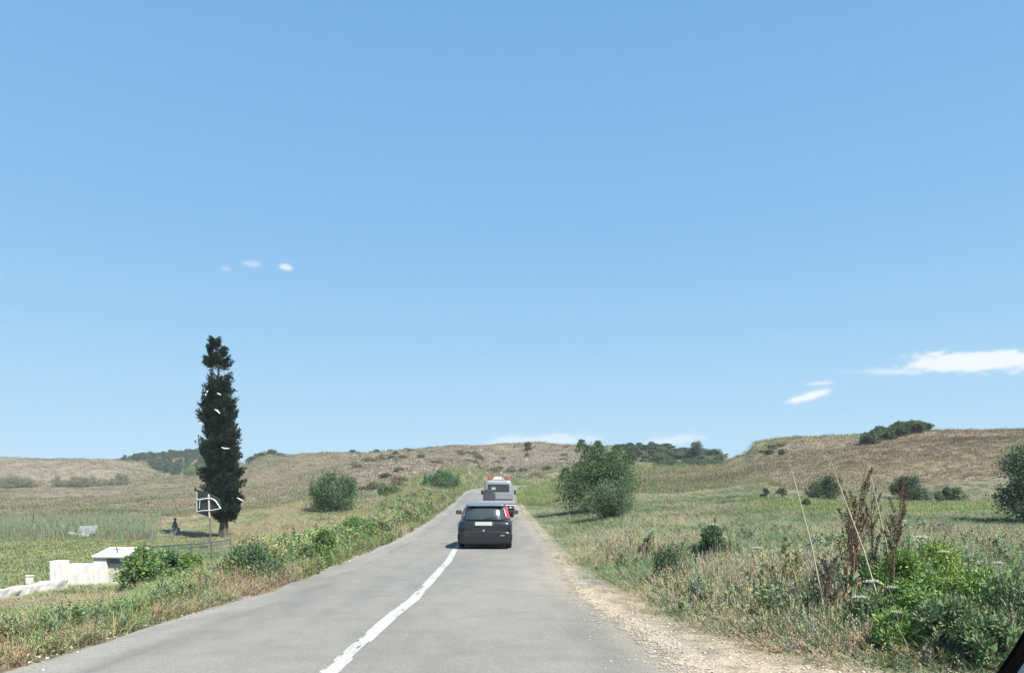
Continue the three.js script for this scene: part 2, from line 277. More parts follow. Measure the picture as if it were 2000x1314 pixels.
const lineAt = (d) => { let k = 0; while (k < lineX.length - 2 && d > lineX[k + 1][0]) k++; return lerp(lineX[k][1], lineX[k + 1][1], clamp((d - lineX[k][0]) / (lineX[k + 1][0] - lineX[k][0]))); };
{
  // the worn line: a grid of small paint cells, those worn away left out
  const P = [], C = [], UV = [], I = []; let n = 0; const R = rng(5);
  for (let d = 2; d < 98; d += 0.12) {
    const cols = 6, w = 0.17, y = (dd) => { const r = ROAD.reduce((b, s) => (Math.abs(s.z + dd) < Math.abs(b.z + dd) ? s : b), ROAD[0]); return r; };
    const d2 = d + 0.12; const ya = roadHeight(d) + 0.005, yb = roadHeight(d2) + 0.005;
    for (let k = 0; k < cols; k++) {
      const wear = fbm(d * 1.1, k * 0.55, 4, 91) + (R() - 0.5) * 0.22, edge = k === 0 || k === cols - 1 ? 0.1 : 0;
      if (wear + edge > 0.765) continue;
      const xa = lineAt(d) + (k / cols - 0.5) * w, xa2 = xa + w / cols, xb = lineAt(d2) + (k / cols - 0.5) * w, xb2 = xb + w / cols, j = () => (R() - 0.5) * 0.012 * (edge ? 1 : 0);
      P.push(xa + j(), ya, -d, xa2 + j(), ya, -d, xb2 + j(), yb, -d2, xb + j(), yb, -d2);
      const g = 0.43 + 0.2 * (0.65 - wear) + (R() - 0.5) * 0.05; for (let q = 0; q < 4; q++) C.push(g, g, g * 0.975);
      UV.push(xa / 2.4, d / 2.4, xa2 / 2.4, d / 2.4, xb2 / 2.4, d2 / 2.4, xb / 2.4, d2 / 2.4); I.push(n, n + 1, n + 2, n, n + 2, n + 3); n += 4;
    }
  }
  function roadHeight(d) { let b = ROAD[0], bd = 1e9; for (let k = 0; k + 1 < ROAD.length; k++) { const A = ROAD[k], B = ROAD[k + 1]; if (-A.z <= d && -B.z > d) { const t = (d + A.z) / (A.z - B.z); return lerp(A.y, B.y, t); } } return b.y; }
  const g = new THREE.BufferGeometry(); g.setAttribute('position', new THREE.Float32BufferAttribute(P, 3)); g.setAttribute('color', new THREE.Float32BufferAttribute(C, 3)); g.setAttribute('uv', new THREE.Float32BufferAttribute(UV, 2)); g.setIndex(I); g.computeVertexNormals();
  struct('road_line', g, std({ vertexColors: true, map: asphaltMap, roughness: 0.85 }), 'worn white centre line painted along the grey road', 'road line');
}
// shoulder of sand and grit on the right, wide close by and narrow further on
const SHOULDER = [[-30, 3.4], [0, 3.3], [5, 3.2], [6.3, 2.95], [7.5, 2.35], [9.1, 1.95], [12.8, 1.58], [15, 1.42], [18, 1.34], [24, 1.36], [33, 1.32], [50, 0.92], [66, 0.62], [97, 0.8]];
const shoulderAt = (d) => { let k = 0; while (k < SHOULDER.length - 2 && d > SHOULDER[k + 1][0]) k++; return lerp(SHOULDER[k][1], SHOULDER[k + 1][1], clamp((d - SHOULDER[k][0]) / (SHOULDER[k + 1][0] - SHOULDER[k][0]))); };
{
  const P = [], C = [], UV = [], I = []; let n = 0, k = 0;
  for (let d = -8; d < 78;) {
    const st = d < 15 ? 0.05 : d < 30 ? 0.12 : 0.3, d2 = d + st; while (k + 2 < ROAD.length && -ROAD[k + 1].z < d) k++;
    const A = ROAD[k], B = ROAD[k + 1], f = clamp((d + A.z) / (A.z - B.z)), f2 = (d2 + A.z) / (A.z - B.z), y = lerp(A.y, B.y, f) + 0.004, y2 = lerp(A.y, B.y, f2) + 0.004, edge = lerp(A.x + A.w, B.x + B.w, f), end = shoulderAt(d) + 0.28;
    const wide = lerp(0.12, 0.34, sstep(20, 8, d)), mid = edge - 0.10 - 0.25 * sstep(18, 9, d) * fbm(d * 0.6, 3, 3, 95), x0 = mid - wide * 1.7, m = Math.max(1, Math.round((end - x0) / (st < 0.1 ? 0.06 : 0.1)));
    for (let q = 0; q < m; q++) {
      const x = lerp(x0, end, q / m), x2 = lerp(x0, end, (q + 1) / m), on = (x - mid) / wide, noise = fbm(x * 4.5, d * 2.2, 4, 96) * 0.7 + h2(Math.round(x * 31), Math.round(d * 31), 4) * 0.3;
      if (on < 1 && noise < 0.5 - on * 0.34) continue;
      P.push(x, y, -d, x2, y, -d, x2, y2, -d2, x, y2, -d2);
      const g = 0.85 + 0.3 * fbm(x * 1.3, d * 0.9, 4, 98), c = mix3([0.365 * g, 0.312 * g, 0.24 * g], [0.29, 0.268, 0.228], sstep(0.5, 0.7, fbm(x * 0.7, d * 0.35, 3, 99))); for (let w = 0; w < 4; w++) C.push(...c);
      UV.push(x / 1.3, d / 1.3, x2 / 1.3, d / 1.3, x2 / 1.3, d2 / 1.3, x / 1.3, d2 / 1.3); I.push(n, n + 1, n + 2, n, n + 2, n + 3); n += 4;
    }
    d = d2;
  }
  const g = new THREE.BufferGeometry(); g.setAttribute('position', new THREE.Float32BufferAttribute(P, 3)); g.setAttribute('color', new THREE.Float32BufferAttribute(C, 3)); g.setAttribute('uv', new THREE.Float32BufferAttribute(UV, 2)); g.setIndex(I); g.computeVertexNormals();
  struct('sand_shoulder', g, std({ vertexColors: true, map: soilMap, bumpMap: soilMap, bumpScale: 0.03, roughness: 1 }));
}

// ------------------------------------------------------------------ foliage materials
const leafMat = phys({ vertexColors: true, roughness: 0.75, transmission: 0.3, thickness: 0, side: THREE.DoubleSide, specularIntensity: 0.35 });
const grassMat = phys({ vertexColors: true, roughness: 0.85, transmission: 0.35, thickness: 0, side: THREE.DoubleSide, specularIntensity: 0.3 });
const needleMat = phys({ vertexColors: true, roughness: 0.8, transmission: 0.15, thickness: 0, side: THREE.DoubleSide, specularIntensity: 0.3 });
const barkMat = std({ vertexColors: true, roughness: 0.95 });
const vary = (c, R, a = 0.25) => { const k = 1 + (R() - 0.5) * 2 * a, h = (R() - 0.5) * a * 0.5; return [c[0] * k * (1 + h), c[1] * k, c[2] * k * (1 - h)]; };
function leaf(mb, p, dir, nrm, len, wid, col) {                       // a folded leaf of two triangles along dir
  const s = new THREE.Vector3().crossVectors(dir, nrm).normalize().multiplyScalar(wid / 2), t = dir.clone().multiplyScalar(len), m = dir.clone().multiplyScalar(len * 0.45).addScaledVector(nrm, -wid * 0.18);
  mb.quad([p.x, p.y, p.z], [p.x + m.x + s.x, p.y + m.y + s.y, p.z + m.z + s.z], [p.x + t.x, p.y + t.y, p.z + t.z], [p.x + m.x - s.x, p.y + m.y - s.y, p.z + m.z - s.z], col);
}
const rdir = (R) => { const z = R() * 2 - 1, a = R() * 2 * Math.PI, s = Math.sqrt(1 - z * z); return new THREE.Vector3(s * Math.cos(a), z, s * Math.sin(a)); };

// a shrub: boughs that rise from the base, each carrying clumps of leaves
function shrubGeometry({ seed, w, h, lobes, leaves, size, long = 1.8, cols, low = 0.12, upright = 0.25, open = 0.35, top = 1, stems = true, spikes = 0, dryTips = 0 }) {
  const R = rng(seed), crown = new MB(), wood = new MB(), L = [];
  for (let k = 0; k < lobes; k++) {
    const a = R() * 2 * Math.PI, q = Math.sqrt(R()), hh = low + (1 - low) * Math.pow(R(), 0.8), wide = Math.sin(Math.PI * clamp(0.14 + 0.80 * hh)) ** 0.7;
    const rr = (w / 2) * 0.80 * q * wide; const yTop = h * (hh * 0.86) * (1 - (1 - top) * q);
    L.push({ x: rr * Math.cos(a), y: yTop, z: rr * Math.sin(a), r: (0.10 + 0.13 * R()) * Math.min(w, h * 1.4), b: 0.75 + R() * 0.5 });
  }
  const per = Math.round(leaves / lobes);
  for (const l of L) {
    for (let k = 0; k < per * l.b; k++) {
      const o = rdir(R), q = Math.pow(R(), open) * l.r * (0.8 + 0.45 * R());
      const p = new THREE.Vector3(l.x + o.x * q, l.y + o.y * q * 0.85, l.z + o.z * q); if (p.y < 0.02) p.y = 0.02 + R() * 0.15;
      const dir = rdir(R).addScaledVector(o, 0.9); dir.y += upright; dir.normalize();
      const nrm = rdir(R).addScaledVector(o, 0.5); nrm.y += 0.6; nrm.addScaledVector(dir, -nrm.dot(dir)).normalize();
      const s = size * (0.65 + 0.7 * R()); leaf(crown, p, dir, nrm, s * long, s, vary(cols[Math.floor(R() * cols.length)], R));
    }
    if (stems && R() < 0.8) { const bx = (R() - 0.5) * w * 0.12, bz = (R() - 0.5) * w * 0.12, r0 = 0.012 * h + 0.006; wood.tube([[bx, -0.15, bz], [lerp(bx, l.x, 0.45), l.y * 0.5, lerp(bz, l.z, 0.45)], [l.x, l.y, l.z]], [r0, r0 * 0.65, r0 * 0.3], 5, [0.10, 0.08, 0.06]); }
  }
  for (let k = 0; k < spikes; k++) {                                     // upright shoots that break the outline
    const a = R() * 6.283, q = Math.sqrt(R()) * w * 0.42, x = q * Math.cos(a), z = q * Math.sin(a), y0 = h * 0.35, y1 = h * (0.78 + 0.4 * R()) * (1 - 0.35 * q / (w * 0.42)), tan = R() < dryTips, lx = (R() - 0.5) * 0.3;
    if (stems) wood.tube([[x * 0.4, 0, z * 0.4], [x, y0, z], [x + lx, y1, z]], [0.018, 0.014, 0.006], 4, [0.12, 0.11, 0.07]);
    const n = Math.round(leaves / lobes * 0.22); for (let c = 0; c < n; c++) { const f = R(), o = rdir(R), rad = 0.10 * (1.2 - f) * h * 0.5, p = new THREE.Vector3(x + lx * f + o.x * rad, lerp(y0, y1, f), z + o.z * rad), dir = new THREE.Vector3(o.x * 0.6, 1, o.z * 0.6).normalize(), nrm = rdir(R); nrm.addScaledVector(dir, -nrm.dot(dir)).normalize(); leaf(crown, p, dir, nrm, size * long * (0.8 + 0.5 * R()), size * 0.8, vary(tan && f > 0.6 ? [0.28, 0.24, 0.15] : cols[Math.floor(R() * cols.length)], R)); }
  }
  return { crown: crown.geo(), wood: wood.geo(true) };
}
function shrub(name, label, category, pos, spec, group, turn = 0, crownName = 'crown', woodName = 'stems') {
  const g = shrubGeometry(spec), t = thing(name, label, category, pos, turn, group);
  part(crownName, g.crown, leafMat, t); if (g.wood.attributes.position.count) part(woodName, g.wood, barkMat, t); return t;
}
const GREEN = { deep: [[0.056, 0.115, 0.058], [0.072, 0.136, 0.064], [0.088, 0.160, 0.070]], mid: [[0.096, 0.168, 0.072], [0.120, 0.200, 0.080], [0.080, 0.147, 0.067]], fresh: [[0.160, 0.264, 0.064], [0.208, 0.304, 0.080], [0.128, 0.224, 0.064]], grey: [[0.120, 0.157, 0.104], [0.144, 0.176, 0.112], [0.099, 0.134, 0.088]], dry: [[0.272, 0.232, 0.144], [0.320, 0.280, 0.184], [0.208, 0.200, 0.120]], dusk: [[0.080, 0.106, 0.072], [0.096, 0.120, 0.080], [0.112, 0.136, 0.088]] };

// ------------------------------------------------------------------ the tall cypress
{
  const d = 45, p = at(px(436), d), R = rng(404), t = thing('cypress_tree', 'tall dark narrow cypress with a bare gap below its ragged top', 'tree', p);
  const m = d / 1444, top = EYE + (990 - 657) * m - p[1], yOf = (v) => EYE + (990 - v) * m - p[1], xOf = (u) => (u - 436) * m;
  // silhouette read off the photograph: row, left and right reach
  const S = [[658, 417, 421], [666, 412, 427], [676, 405, 436], [684, 408, 440], [692, 400, 446], [708, 398, 452], [715, 399, 448], [720, 414, 430], [726, 414, 442], [732, 404, 452], [745, 399, 452], [760, 396, 455], [780, 392, 458], [800, 388, 466], [815, 387, 468], [830, 390, 464], [850, 392, 470], [865, 388, 470], [885, 390, 470], [905, 391, 472], [925, 388, 476], [940, 390, 480], [958, 392, 478], [975, 400, 474], [990, 398, 478], [1003, 408, 474], [1015, 420, 462]];
  const reach = (v) => { let k = 0; while (k < S.length - 2 && v > S[k + 1][0]) k++; const q = clamp((v - S[k][0]) / (S[k + 1][0] - S[k][0])); return [xOf(lerp(S[k][1], S[k + 1][1], q)), xOf(lerp(S[k][2], S[k + 1][2], q))]; };
  const lean = (y) => -0.42 * Math.pow(clamp(y / top), 1.4), trunk = new MB(), crown = new MB(), tp = [], tr = [];
  for (let k = 0; k <= 14; k++) { const y = top * 0.98 * k / 14; tp.push([lean(y) + 0.03 * Math.sin(k * 1.7), k ? y : -0.3, 0.03 * Math.cos(k * 2.1)]); tr.push(lerp(0.27, 0.035, Math.pow(k / 14, 0.8)) * (k === 0 ? 1.25 : 1)); }
  trunk.tube(tp, tr, 10, [0.085, 0.07, 0.058]);
  part('trunk', trunk.geo(true), barkMat, t);
  const limbs = new MB();
  function spray(x, y, z, out, len, wide, n) {                          // a tuft of scale leaves round an upward twig
    const dark = vary(R() < 0.5 ? [0.014, 0.027, 0.015] : [0.020, 0.036, 0.019], R, 0.3);
    for (let s = 0; s < n; s++) {
      const f = R(), w = ((1 - f) * 0.8 + 0.15) * wide, o = rdir(R), c = new THREE.Vector3(x + out.x * (f - 0.4) * len + o.x * w, y + out.y * (f - 0.4) * len + o.y * w, z + out.z * (f - 0.4) * len + o.z * w);
      const dir = out.clone().multiplyScalar(0.9).addScaledVector(o, 0.8).normalize(), nrm = rdir(R); nrm.addScaledVector(dir, -nrm.dot(dir)).normalize();
      leaf(crown, c, dir, nrm, 0.12 + 0.12 * R(), 0.042 + 0.03 * R(), [dark[0] * (0.8 + 0.4 * R()), dark[1] * (0.8 + 0.4 * R()), dark[2] * (0.8 + 0.4 * R())]);
    }
  }
  for (let k = 0; k < 760; k++) {                                        // inner foliage, close round the trunk
    const v = 744 + 268 * Math.pow(R(), 0.95), [a, b] = reach(v), y = yOf(v), cx = (a + b) / 2, hw = (b - a) / 2, an = R() * 6.283, q = 0.6 * Math.sqrt(R());
    if (v < 770 && R() < 0.45) continue;
    spray(cx + hw * q * Math.cos(an), y, hw * q * Math.sin(an), new THREE.Vector3(Math.cos(an) * 0.4, 1, Math.sin(an) * 0.4).normalize(), 0.5, 0.19, 34);
  }
  for (let k = 0; k < 330; k++) {                                        // boughs that make the ragged outline
    const v = k < 34 ? 664 + 50 * Math.pow(R(), 0.75) : k < 52 ? 728 + 40 * R() : 752 + 260 * R(), [a, b] = reach(v), y = yOf(v), cx = (a + b) / 2, hw = (b - a) / 2, an = R() * 6.283;
    if (k >= 34 && k < 52 && Math.cos(an) < 0.1 && R() < 0.5) continue;
    const q = 0.6 + 0.32 * R(), x = cx + hw * q * Math.cos(an), z = hw * q * Math.sin(an), drop = 0.15 + 0.5 * R(), y0 = Math.max(0.9, y - drop), out = new THREE.Vector3(Math.cos(an) * (0.5 + 0.6 * R()), 0.5 + 0.5 * R(), Math.sin(an) * (0.5 + 0.6 * R())).normalize();
    limbs.tube([[lean(y0), y0, 0], [(lean(y0) + x) / 2, lerp(y0, y, 0.35), z / 2], [x, y, z]], [0.026, 0.018, 0.008], 4, [0.07, 0.055, 0.045]);
    for (let c = 0; c < 4; c++) { const f = 0.62 + 0.13 * c; spray(lerp(lean(y0), x, f), lerp(y0, y, f * f) + 0.04, z * f, out, 0.26 + 0.2 * R(), 0.10 + 0.05 * R(), k < 34 ? 30 : 24); }
  }
  part('crown', crown.geo(), needleMat, t); part('limbs', limbs.geo(true), barkMat, t);
  // pale scraps caught in its branches
  const scrapMat = std({ color: lin(0.34, 0.35, 0.36), roughness: 0.8, side: THREE.DoubleSide });
  for (const [u, v, w, h, a, label] of [[440, 809, 13, 6, -0.55, 'long white scrap caught high in the cypress'], [454, 877, 16, 5, -0.2, 'flat white scrap near the right side of the cypress'], [473, 975, 14, 4, -0.3, 'white scrap caught low on the right of the cypress'], [407, 831, 7, 6, 0.2, 'small pale scrap on the left side of the cypress'], [440, 774, 8, 5, 0, 'pale scrap just below the thin top of the cypress'], [417, 773, 11, 9, 0.5, 'crumpled pale scrap high in the cypress beside its trunk']]) {
    const mb = new MB(), n = 6; const W = w * m, H = h * m; let prev = null;
    for (let k = 0; k <= n; k++) { const q = k / n - 0.5, bend = Math.cos(q * 3 + w) * H * 0.3, ww = H * 0.5 * (1 - 3 * q * q); const row = [[q * W, bend + ww * 0.5, 0.04 * Math.sin(k * 2)], [q * W, bend - ww * 0.5, 0.06 + 0.04 * Math.sin(k * 2)]]; if (prev) mb.quad(prev[0], prev[1], row[1], row[0], [1, 1, 1]); prev = row; }
    const g = mb.geo(); g.deleteAttribute('color'); g.rotateZ(a); const [ra, rb] = reach(v), hw = (rb - ra) / 2, xx = xOf(u), zz = Math.sqrt(Math.max(0.05, hw * hw - (xx - (ra + rb) / 2) ** 2)) + 0.1;
    const s = part(numbered('pale_scrap'), g, scrapMat, scene); s.position.set(p[0] + xx, p[1] + yOf(v), p[2] + zz); tag(s, label, 'scrap', 'pale scraps in the cypress');
  }
}

// ------------------------------------------------------------------ shrubs and trees one by one
const U = (u, d) => at(px(u), d);
{
  const big = shrubGeometry({ seed: 11, w: 5.3, h: 4.3, lobes: 75, leaves: 26000, size: 0.062, cols: [...GREEN.deep, ...GREEN.mid, [0.085, 0.13, 0.05]], low: 0.16, upright: 0.4, open: 0.45, top: 0.8 });
  const t = thing('broadleaf_tree', 'large rounded dark green tree standing right of the road bend', 'tree', U(1172, 45));
  part('crown', big.crown, leafMat, t); part('trunk', big.wood, barkMat, t);
  // the pointed shoots that break its outline
  const R = rng(12), tips = new MB();
  for (const [u, v] of [[1136, 860], [1168, 862], [1150, 872], [1205, 870], [1225, 885], [1105, 915]]) {
    const bx = (u - 1172) * 45 / 1444, by = EYE + (990 - v) * 45 / 1444 - t.position.y;
    for (let k = 0; k < 420; k++) { const o = rdir(R), f = R(), w = 0.1 + 0.32 * (1 - f), pp = new THREE.Vector3(bx + o.x * w, by - 0.75 + f * 0.75, o.z * w * 1.2), dir = o.clone(); dir.y += 0.9; dir.normalize(); const n = rdir(R); n.addScaledVector(dir, -n.dot(dir)).normalize(); leaf(tips, pp, dir, n, 0.13, 0.065, vary(GREEN.mid[k % 3], R)); }
  }
  part('shoots', tips.geo(), leafMat, t);
}
shrub('round_shrub', 'low rounded bush just in front of the large tree by the road', 'bush', U(1190, 38), { seed: 21, w: 3.3, h: 1.75, lobes: 44, leaves: 15000, size: 0.045, cols: [...GREEN.grey, ...GREEN.mid], low: 0.1, open: 0.5, upright: 0.4 });
shrub('reed_shrub', 'broad green bush with dry reed tips standing in the left meadow', 'bush', U(653, 60), { seed: 31, w: 5.0, h: 3.3, lobes: 34, leaves: 13000, size: 0.065, long: 2.6, spikes: 46, dryTips: 0.35, top: 0.75, cols: [...GREEN.mid, ...GREEN.deep, [0.09, 0.12, 0.06]], low: 0.06, open: 0.45, upright: 1.0 });
shrub('round_shrub', 'dense green bush on the left bank before the road bend', 'bush', U(864, 85), { seed: 41, w: 5.4, h: 2.6, lobes: 30, leaves: 8000, spikes: 26, top: 0.7, size: 0.09, cols: [...GREEN.mid, [0.06, 0.12, 0.06]], low: 0.08, open: 0.5, upright: 0.6 });
shrub('round_shrub', 'small green bush on the left bank between the two larger bushes', 'bush', U(760, 72), { seed: 42, spikes: 14, w: 3.0, h: 1.1, lobes: 20, leaves: 3500, size: 0.075, cols: GREEN.mid, low: 0.08, open: 0.5, upright: 0.6 });
shrub('leafy_shrub', 'bright green leafy bush growing in front of the white tomb', 'bush', U(288, 19.5), { seed: 51, w: 1.5, h: 1.28, spikes: 10, lobes: 26, leaves: 5200, size: 0.045, cols: [...GREEN.fresh, ...GREEN.mid], low: 0.2, open: 0.5, upright: 0.1 });
shrub('leafy_shrub', 'darker bush touching the right side of the bright green one', 'bush', U(327, 20.5), { seed: 52, w: 0.85, h: 1.15, lobes: 18, leaves: 3400, size: 0.036, cols: GREEN.deep, low: 0.15, open: 0.5, upright: 0.2 });
shrub('leafy_shrub', 'light green sprawling bush along the wire fence near the tomb', 'bush', U(362, 26), { seed: 53, w: 1.7, h: 0.62, lobes: 20, leaves: 3600, size: 0.045, cols: GREEN.fresh, low: 0.1, open: 0.5, upright: 0.3 });
shrub('round_shrub', 'grey green bush at the foot of the right hill, behind brown stalks', 'bush', U(1612, 50), { seed: 61, w: 2.9, h: 1.7, lobes: 26, leaves: 6500, size: 0.055, cols: [...GREEN.dusk, ...GREEN.deep], low: 0.05, open: 0.5 });
shrub('round_shrub', 'wide dark bush at the foot of the right hill', 'bush', U(1775, 52), { seed: 62, w: 3.6, h: 1.7, lobes: 30, leaves: 7500, size: 0.055, cols: [...GREEN.dusk, ...GREEN.deep], low: 0.05, open: 0.5 });
shrub('round_shrub', 'low dark green bush at the right end of the bush row below the hill', 'bush', U(1855, 50), { seed: 63, w: 2.9, h: 0.95, lobes: 24, leaves: 5500, size: 0.05, cols: GREEN.deep, low: 0.05, open: 0.5 });
shrub('round_shrub', 'very small dark bush alone at the left foot of the right hill', 'bush', U(1494, 47), { seed: 64, w: 0.5, h: 0.75, lobes: 9, leaves: 900, size: 0.045, cols: GREEN.deep, open: 0.5 });
shrub('round_shrub', 'small dry bush beside the reddish earth patch below the right hill', 'bush', U(1526, 49), { seed: 65, w: 0.95, h: 0.75, lobes: 10, leaves: 1300, size: 0.045, cols: [...GREEN.deep, ...GREEN.dry], open: 0.5 });
shrub('round_shrub', 'dark low bush on the bright green patch below the right hill', 'bush', U(1575, 42), { seed: 66, w: 1.4, h: 0.4, lobes: 12, leaves: 1500, size: 0.04, cols: GREEN.deep, open: 0.5 });
shrub('edge_tree', 'leafy dark tree cut by the right edge of the picture', 'tree', U(2010, 30), { seed: 67, w: 3.2, h: 3.3, lobes: 55, leaves: 13000, size: 0.055, cols: [...GREEN.mid, ...GREEN.deep, ...GREEN.dusk], low: 0.05, open: 0.5, upright: 0.3 }, null, 0, 'crown', 'trunk');
shrub('weed_bush', 'dark green upright weed clump in the right verge grass', 'plant', U(1388, 14), { seed: 71, w: 0.72, h: 1.12, spikes: 10, lobes: 24, leaves: 4200, size: 0.022, long: 2.8, cols: GREEN.deep, low: 0.05, open: 0.5, upright: 0.9 });
shrub('weed_bush', 'low grey green weed clump left of the dark upright one', 'plant', U(1308, 12.6), { seed: 72, w: 0.7, h: 0.8, spikes: 8, lobes: 18, leaves: 2600, size: 0.02, long: 2.8, cols: [...GREEN.grey, ...GREEN.deep], low: 0.05, open: 0.5, upright: 0.8 });
shrub('weed_bush', 'blue green bushy weed at the left road edge', 'plant', U(492, 13.6), { seed: 73, w: 1.25, h: 0.74, lobes: 28, leaves: 4600, size: 0.026, long: 2.3, cols: [...GREEN.grey, ...GREEN.mid, ...GREEN.deep], low: 0.05, open: 0.5, upright: 0.6 });
shrub('weed_bush', 'tall green weed clump beside the road left of the car', 'plant', U(628, 17.5), { seed: 74, w: 0.9, h: 0.9, lobes: 22, leaves: 3400, size: 0.028, long: 2.5, cols: [...GREEN.mid, ...GREEN.fresh], low: 0.05, open: 0.5, upright: 0.9 });
shrub('weed_bush', 'light green weed clump on the left verge below the reedy bush', 'plant', U(700, 26), { seed: 75, w: 1.7, h: 1.0, lobes: 24, leaves: 3800, size: 0.035, long: 2.4, cols: [...GREEN.mid, ...GREEN.fresh], low: 0.05, open: 0.5, upright: 0.9 });
// the lush weeds in the right foreground
const lush = [
  [1770, 8.4, 0.85, 1.0, [...GREEN.fresh, ...GREEN.mid], 'bright green leafy weed beside the brown dock stalks'],
  [1905, 8.1, 0.95, 0.85, [...GREEN.mid, ...GREEN.fresh], 'broad mid green weed right of the bright leafy one'],
  [1985, 7.2, 0.9, 0.82, [...GREEN.mid, ...GREEN.grey], 'dark weed clump at the right edge above the windscreen corner'],
  [1850, 6.75, 0.7, 0.6, [...GREEN.mid, ...GREEN.grey, ...GREEN.grey], 'blue green low weed in the middle of the right foreground'],
  [1752, 6.9, 0.5, 0.52, [...GREEN.fresh, ...GREEN.mid], 'small yellow green weed near the reddish bare strip'],
  [1715, 7.6, 0.6, 0.58, [...GREEN.grey, ...GREEN.mid], 'pale feathery weed under the white flower heads'],
  [1690, 9.2, 0.7, 0.95, [...GREEN.deep, ...GREEN.dusk], 'dark leafy weed at the foot of the tallest dock stalks'],
  [1930, 6.4, 0.6, 0.5, [...GREEN.grey, ...GREEN.mid], 'low dark weed just above the windscreen corner'],
  [1840, 8.9, 0.75, 1.05, [...GREEN.fresh, [0.16, 0.17, 0.04]], 'yellow green upright weed, tallest on the right'],
  [1800, 7.3, 0.55, 0.7, [...GREEN.fresh, ...GREEN.mid], 'fresh green weed in front of the tall yellow green one'],
];
lush.forEach(([u, d, w, h, cols, label], k) => shrub('leafy_weed', label, 'plant', U(u, d), { seed: 200 + k, w, h, lobes: 24, leaves: 3600, size: 0.019, long: 2.6, cols: cols.map((c) => [c[0] * 1.35, c[1] * 1.32, c[2] * 1.15]), spikes: 8, low: 0.04, open: 0.5, upright: 0.55 }, 'leafy weeds in the right foreground'));

// ------------------------------------------------------------------ far shrubs and trees: one of each kind, then copies
function kind(name, spec, category) { const t = shrub(name, '', category, [0, 0, 0], spec); return t; }
function spread(proto, list, label, group) {                         // list of [x, y, z, turn, scale]; the first takes the original
  const ONES = ['', 'first', 'second', 'third', 'fourth', 'fifth', 'sixth', 'seventh', 'eighth', 'ninth', 'tenth', 'eleventh', 'twelfth', 'thirteenth', 'fourteenth', 'fifteenth', 'sixteenth', 'seventeenth', 'eighteenth', 'nineteenth'], TENS = ['', '', 'twent', 'thirt', 'fort', 'fift'];
  const nth = (n) => (n < 20 ? ONES[n] : n % 10 ? `${TENS[Math.floor(n / 10)]}y-${ONES[n % 10]}` : `${TENS[n / 10]}ieth`), few = list.length <= 59, base = label; list.sort((a, b) => a[0] / -a[2] - b[0] / -b[2]);
  list.forEach(([x, y, z, turn, s], k) => { if (few) label = `${base}, ${k === list.length - 1 ? 'rightmost' : k ? nth(k + 1) + ' from the left' : 'leftmost'}`; if (!k) { proto.position.set(x, y, z); proto.rotation.y = turn; if (typeof s === 'number') proto.scale.setScalar(s); else proto.scale.set(...s); tag(proto, label, null, group); } else clone(proto, [x, y, z], turn, s, label, group); });
}
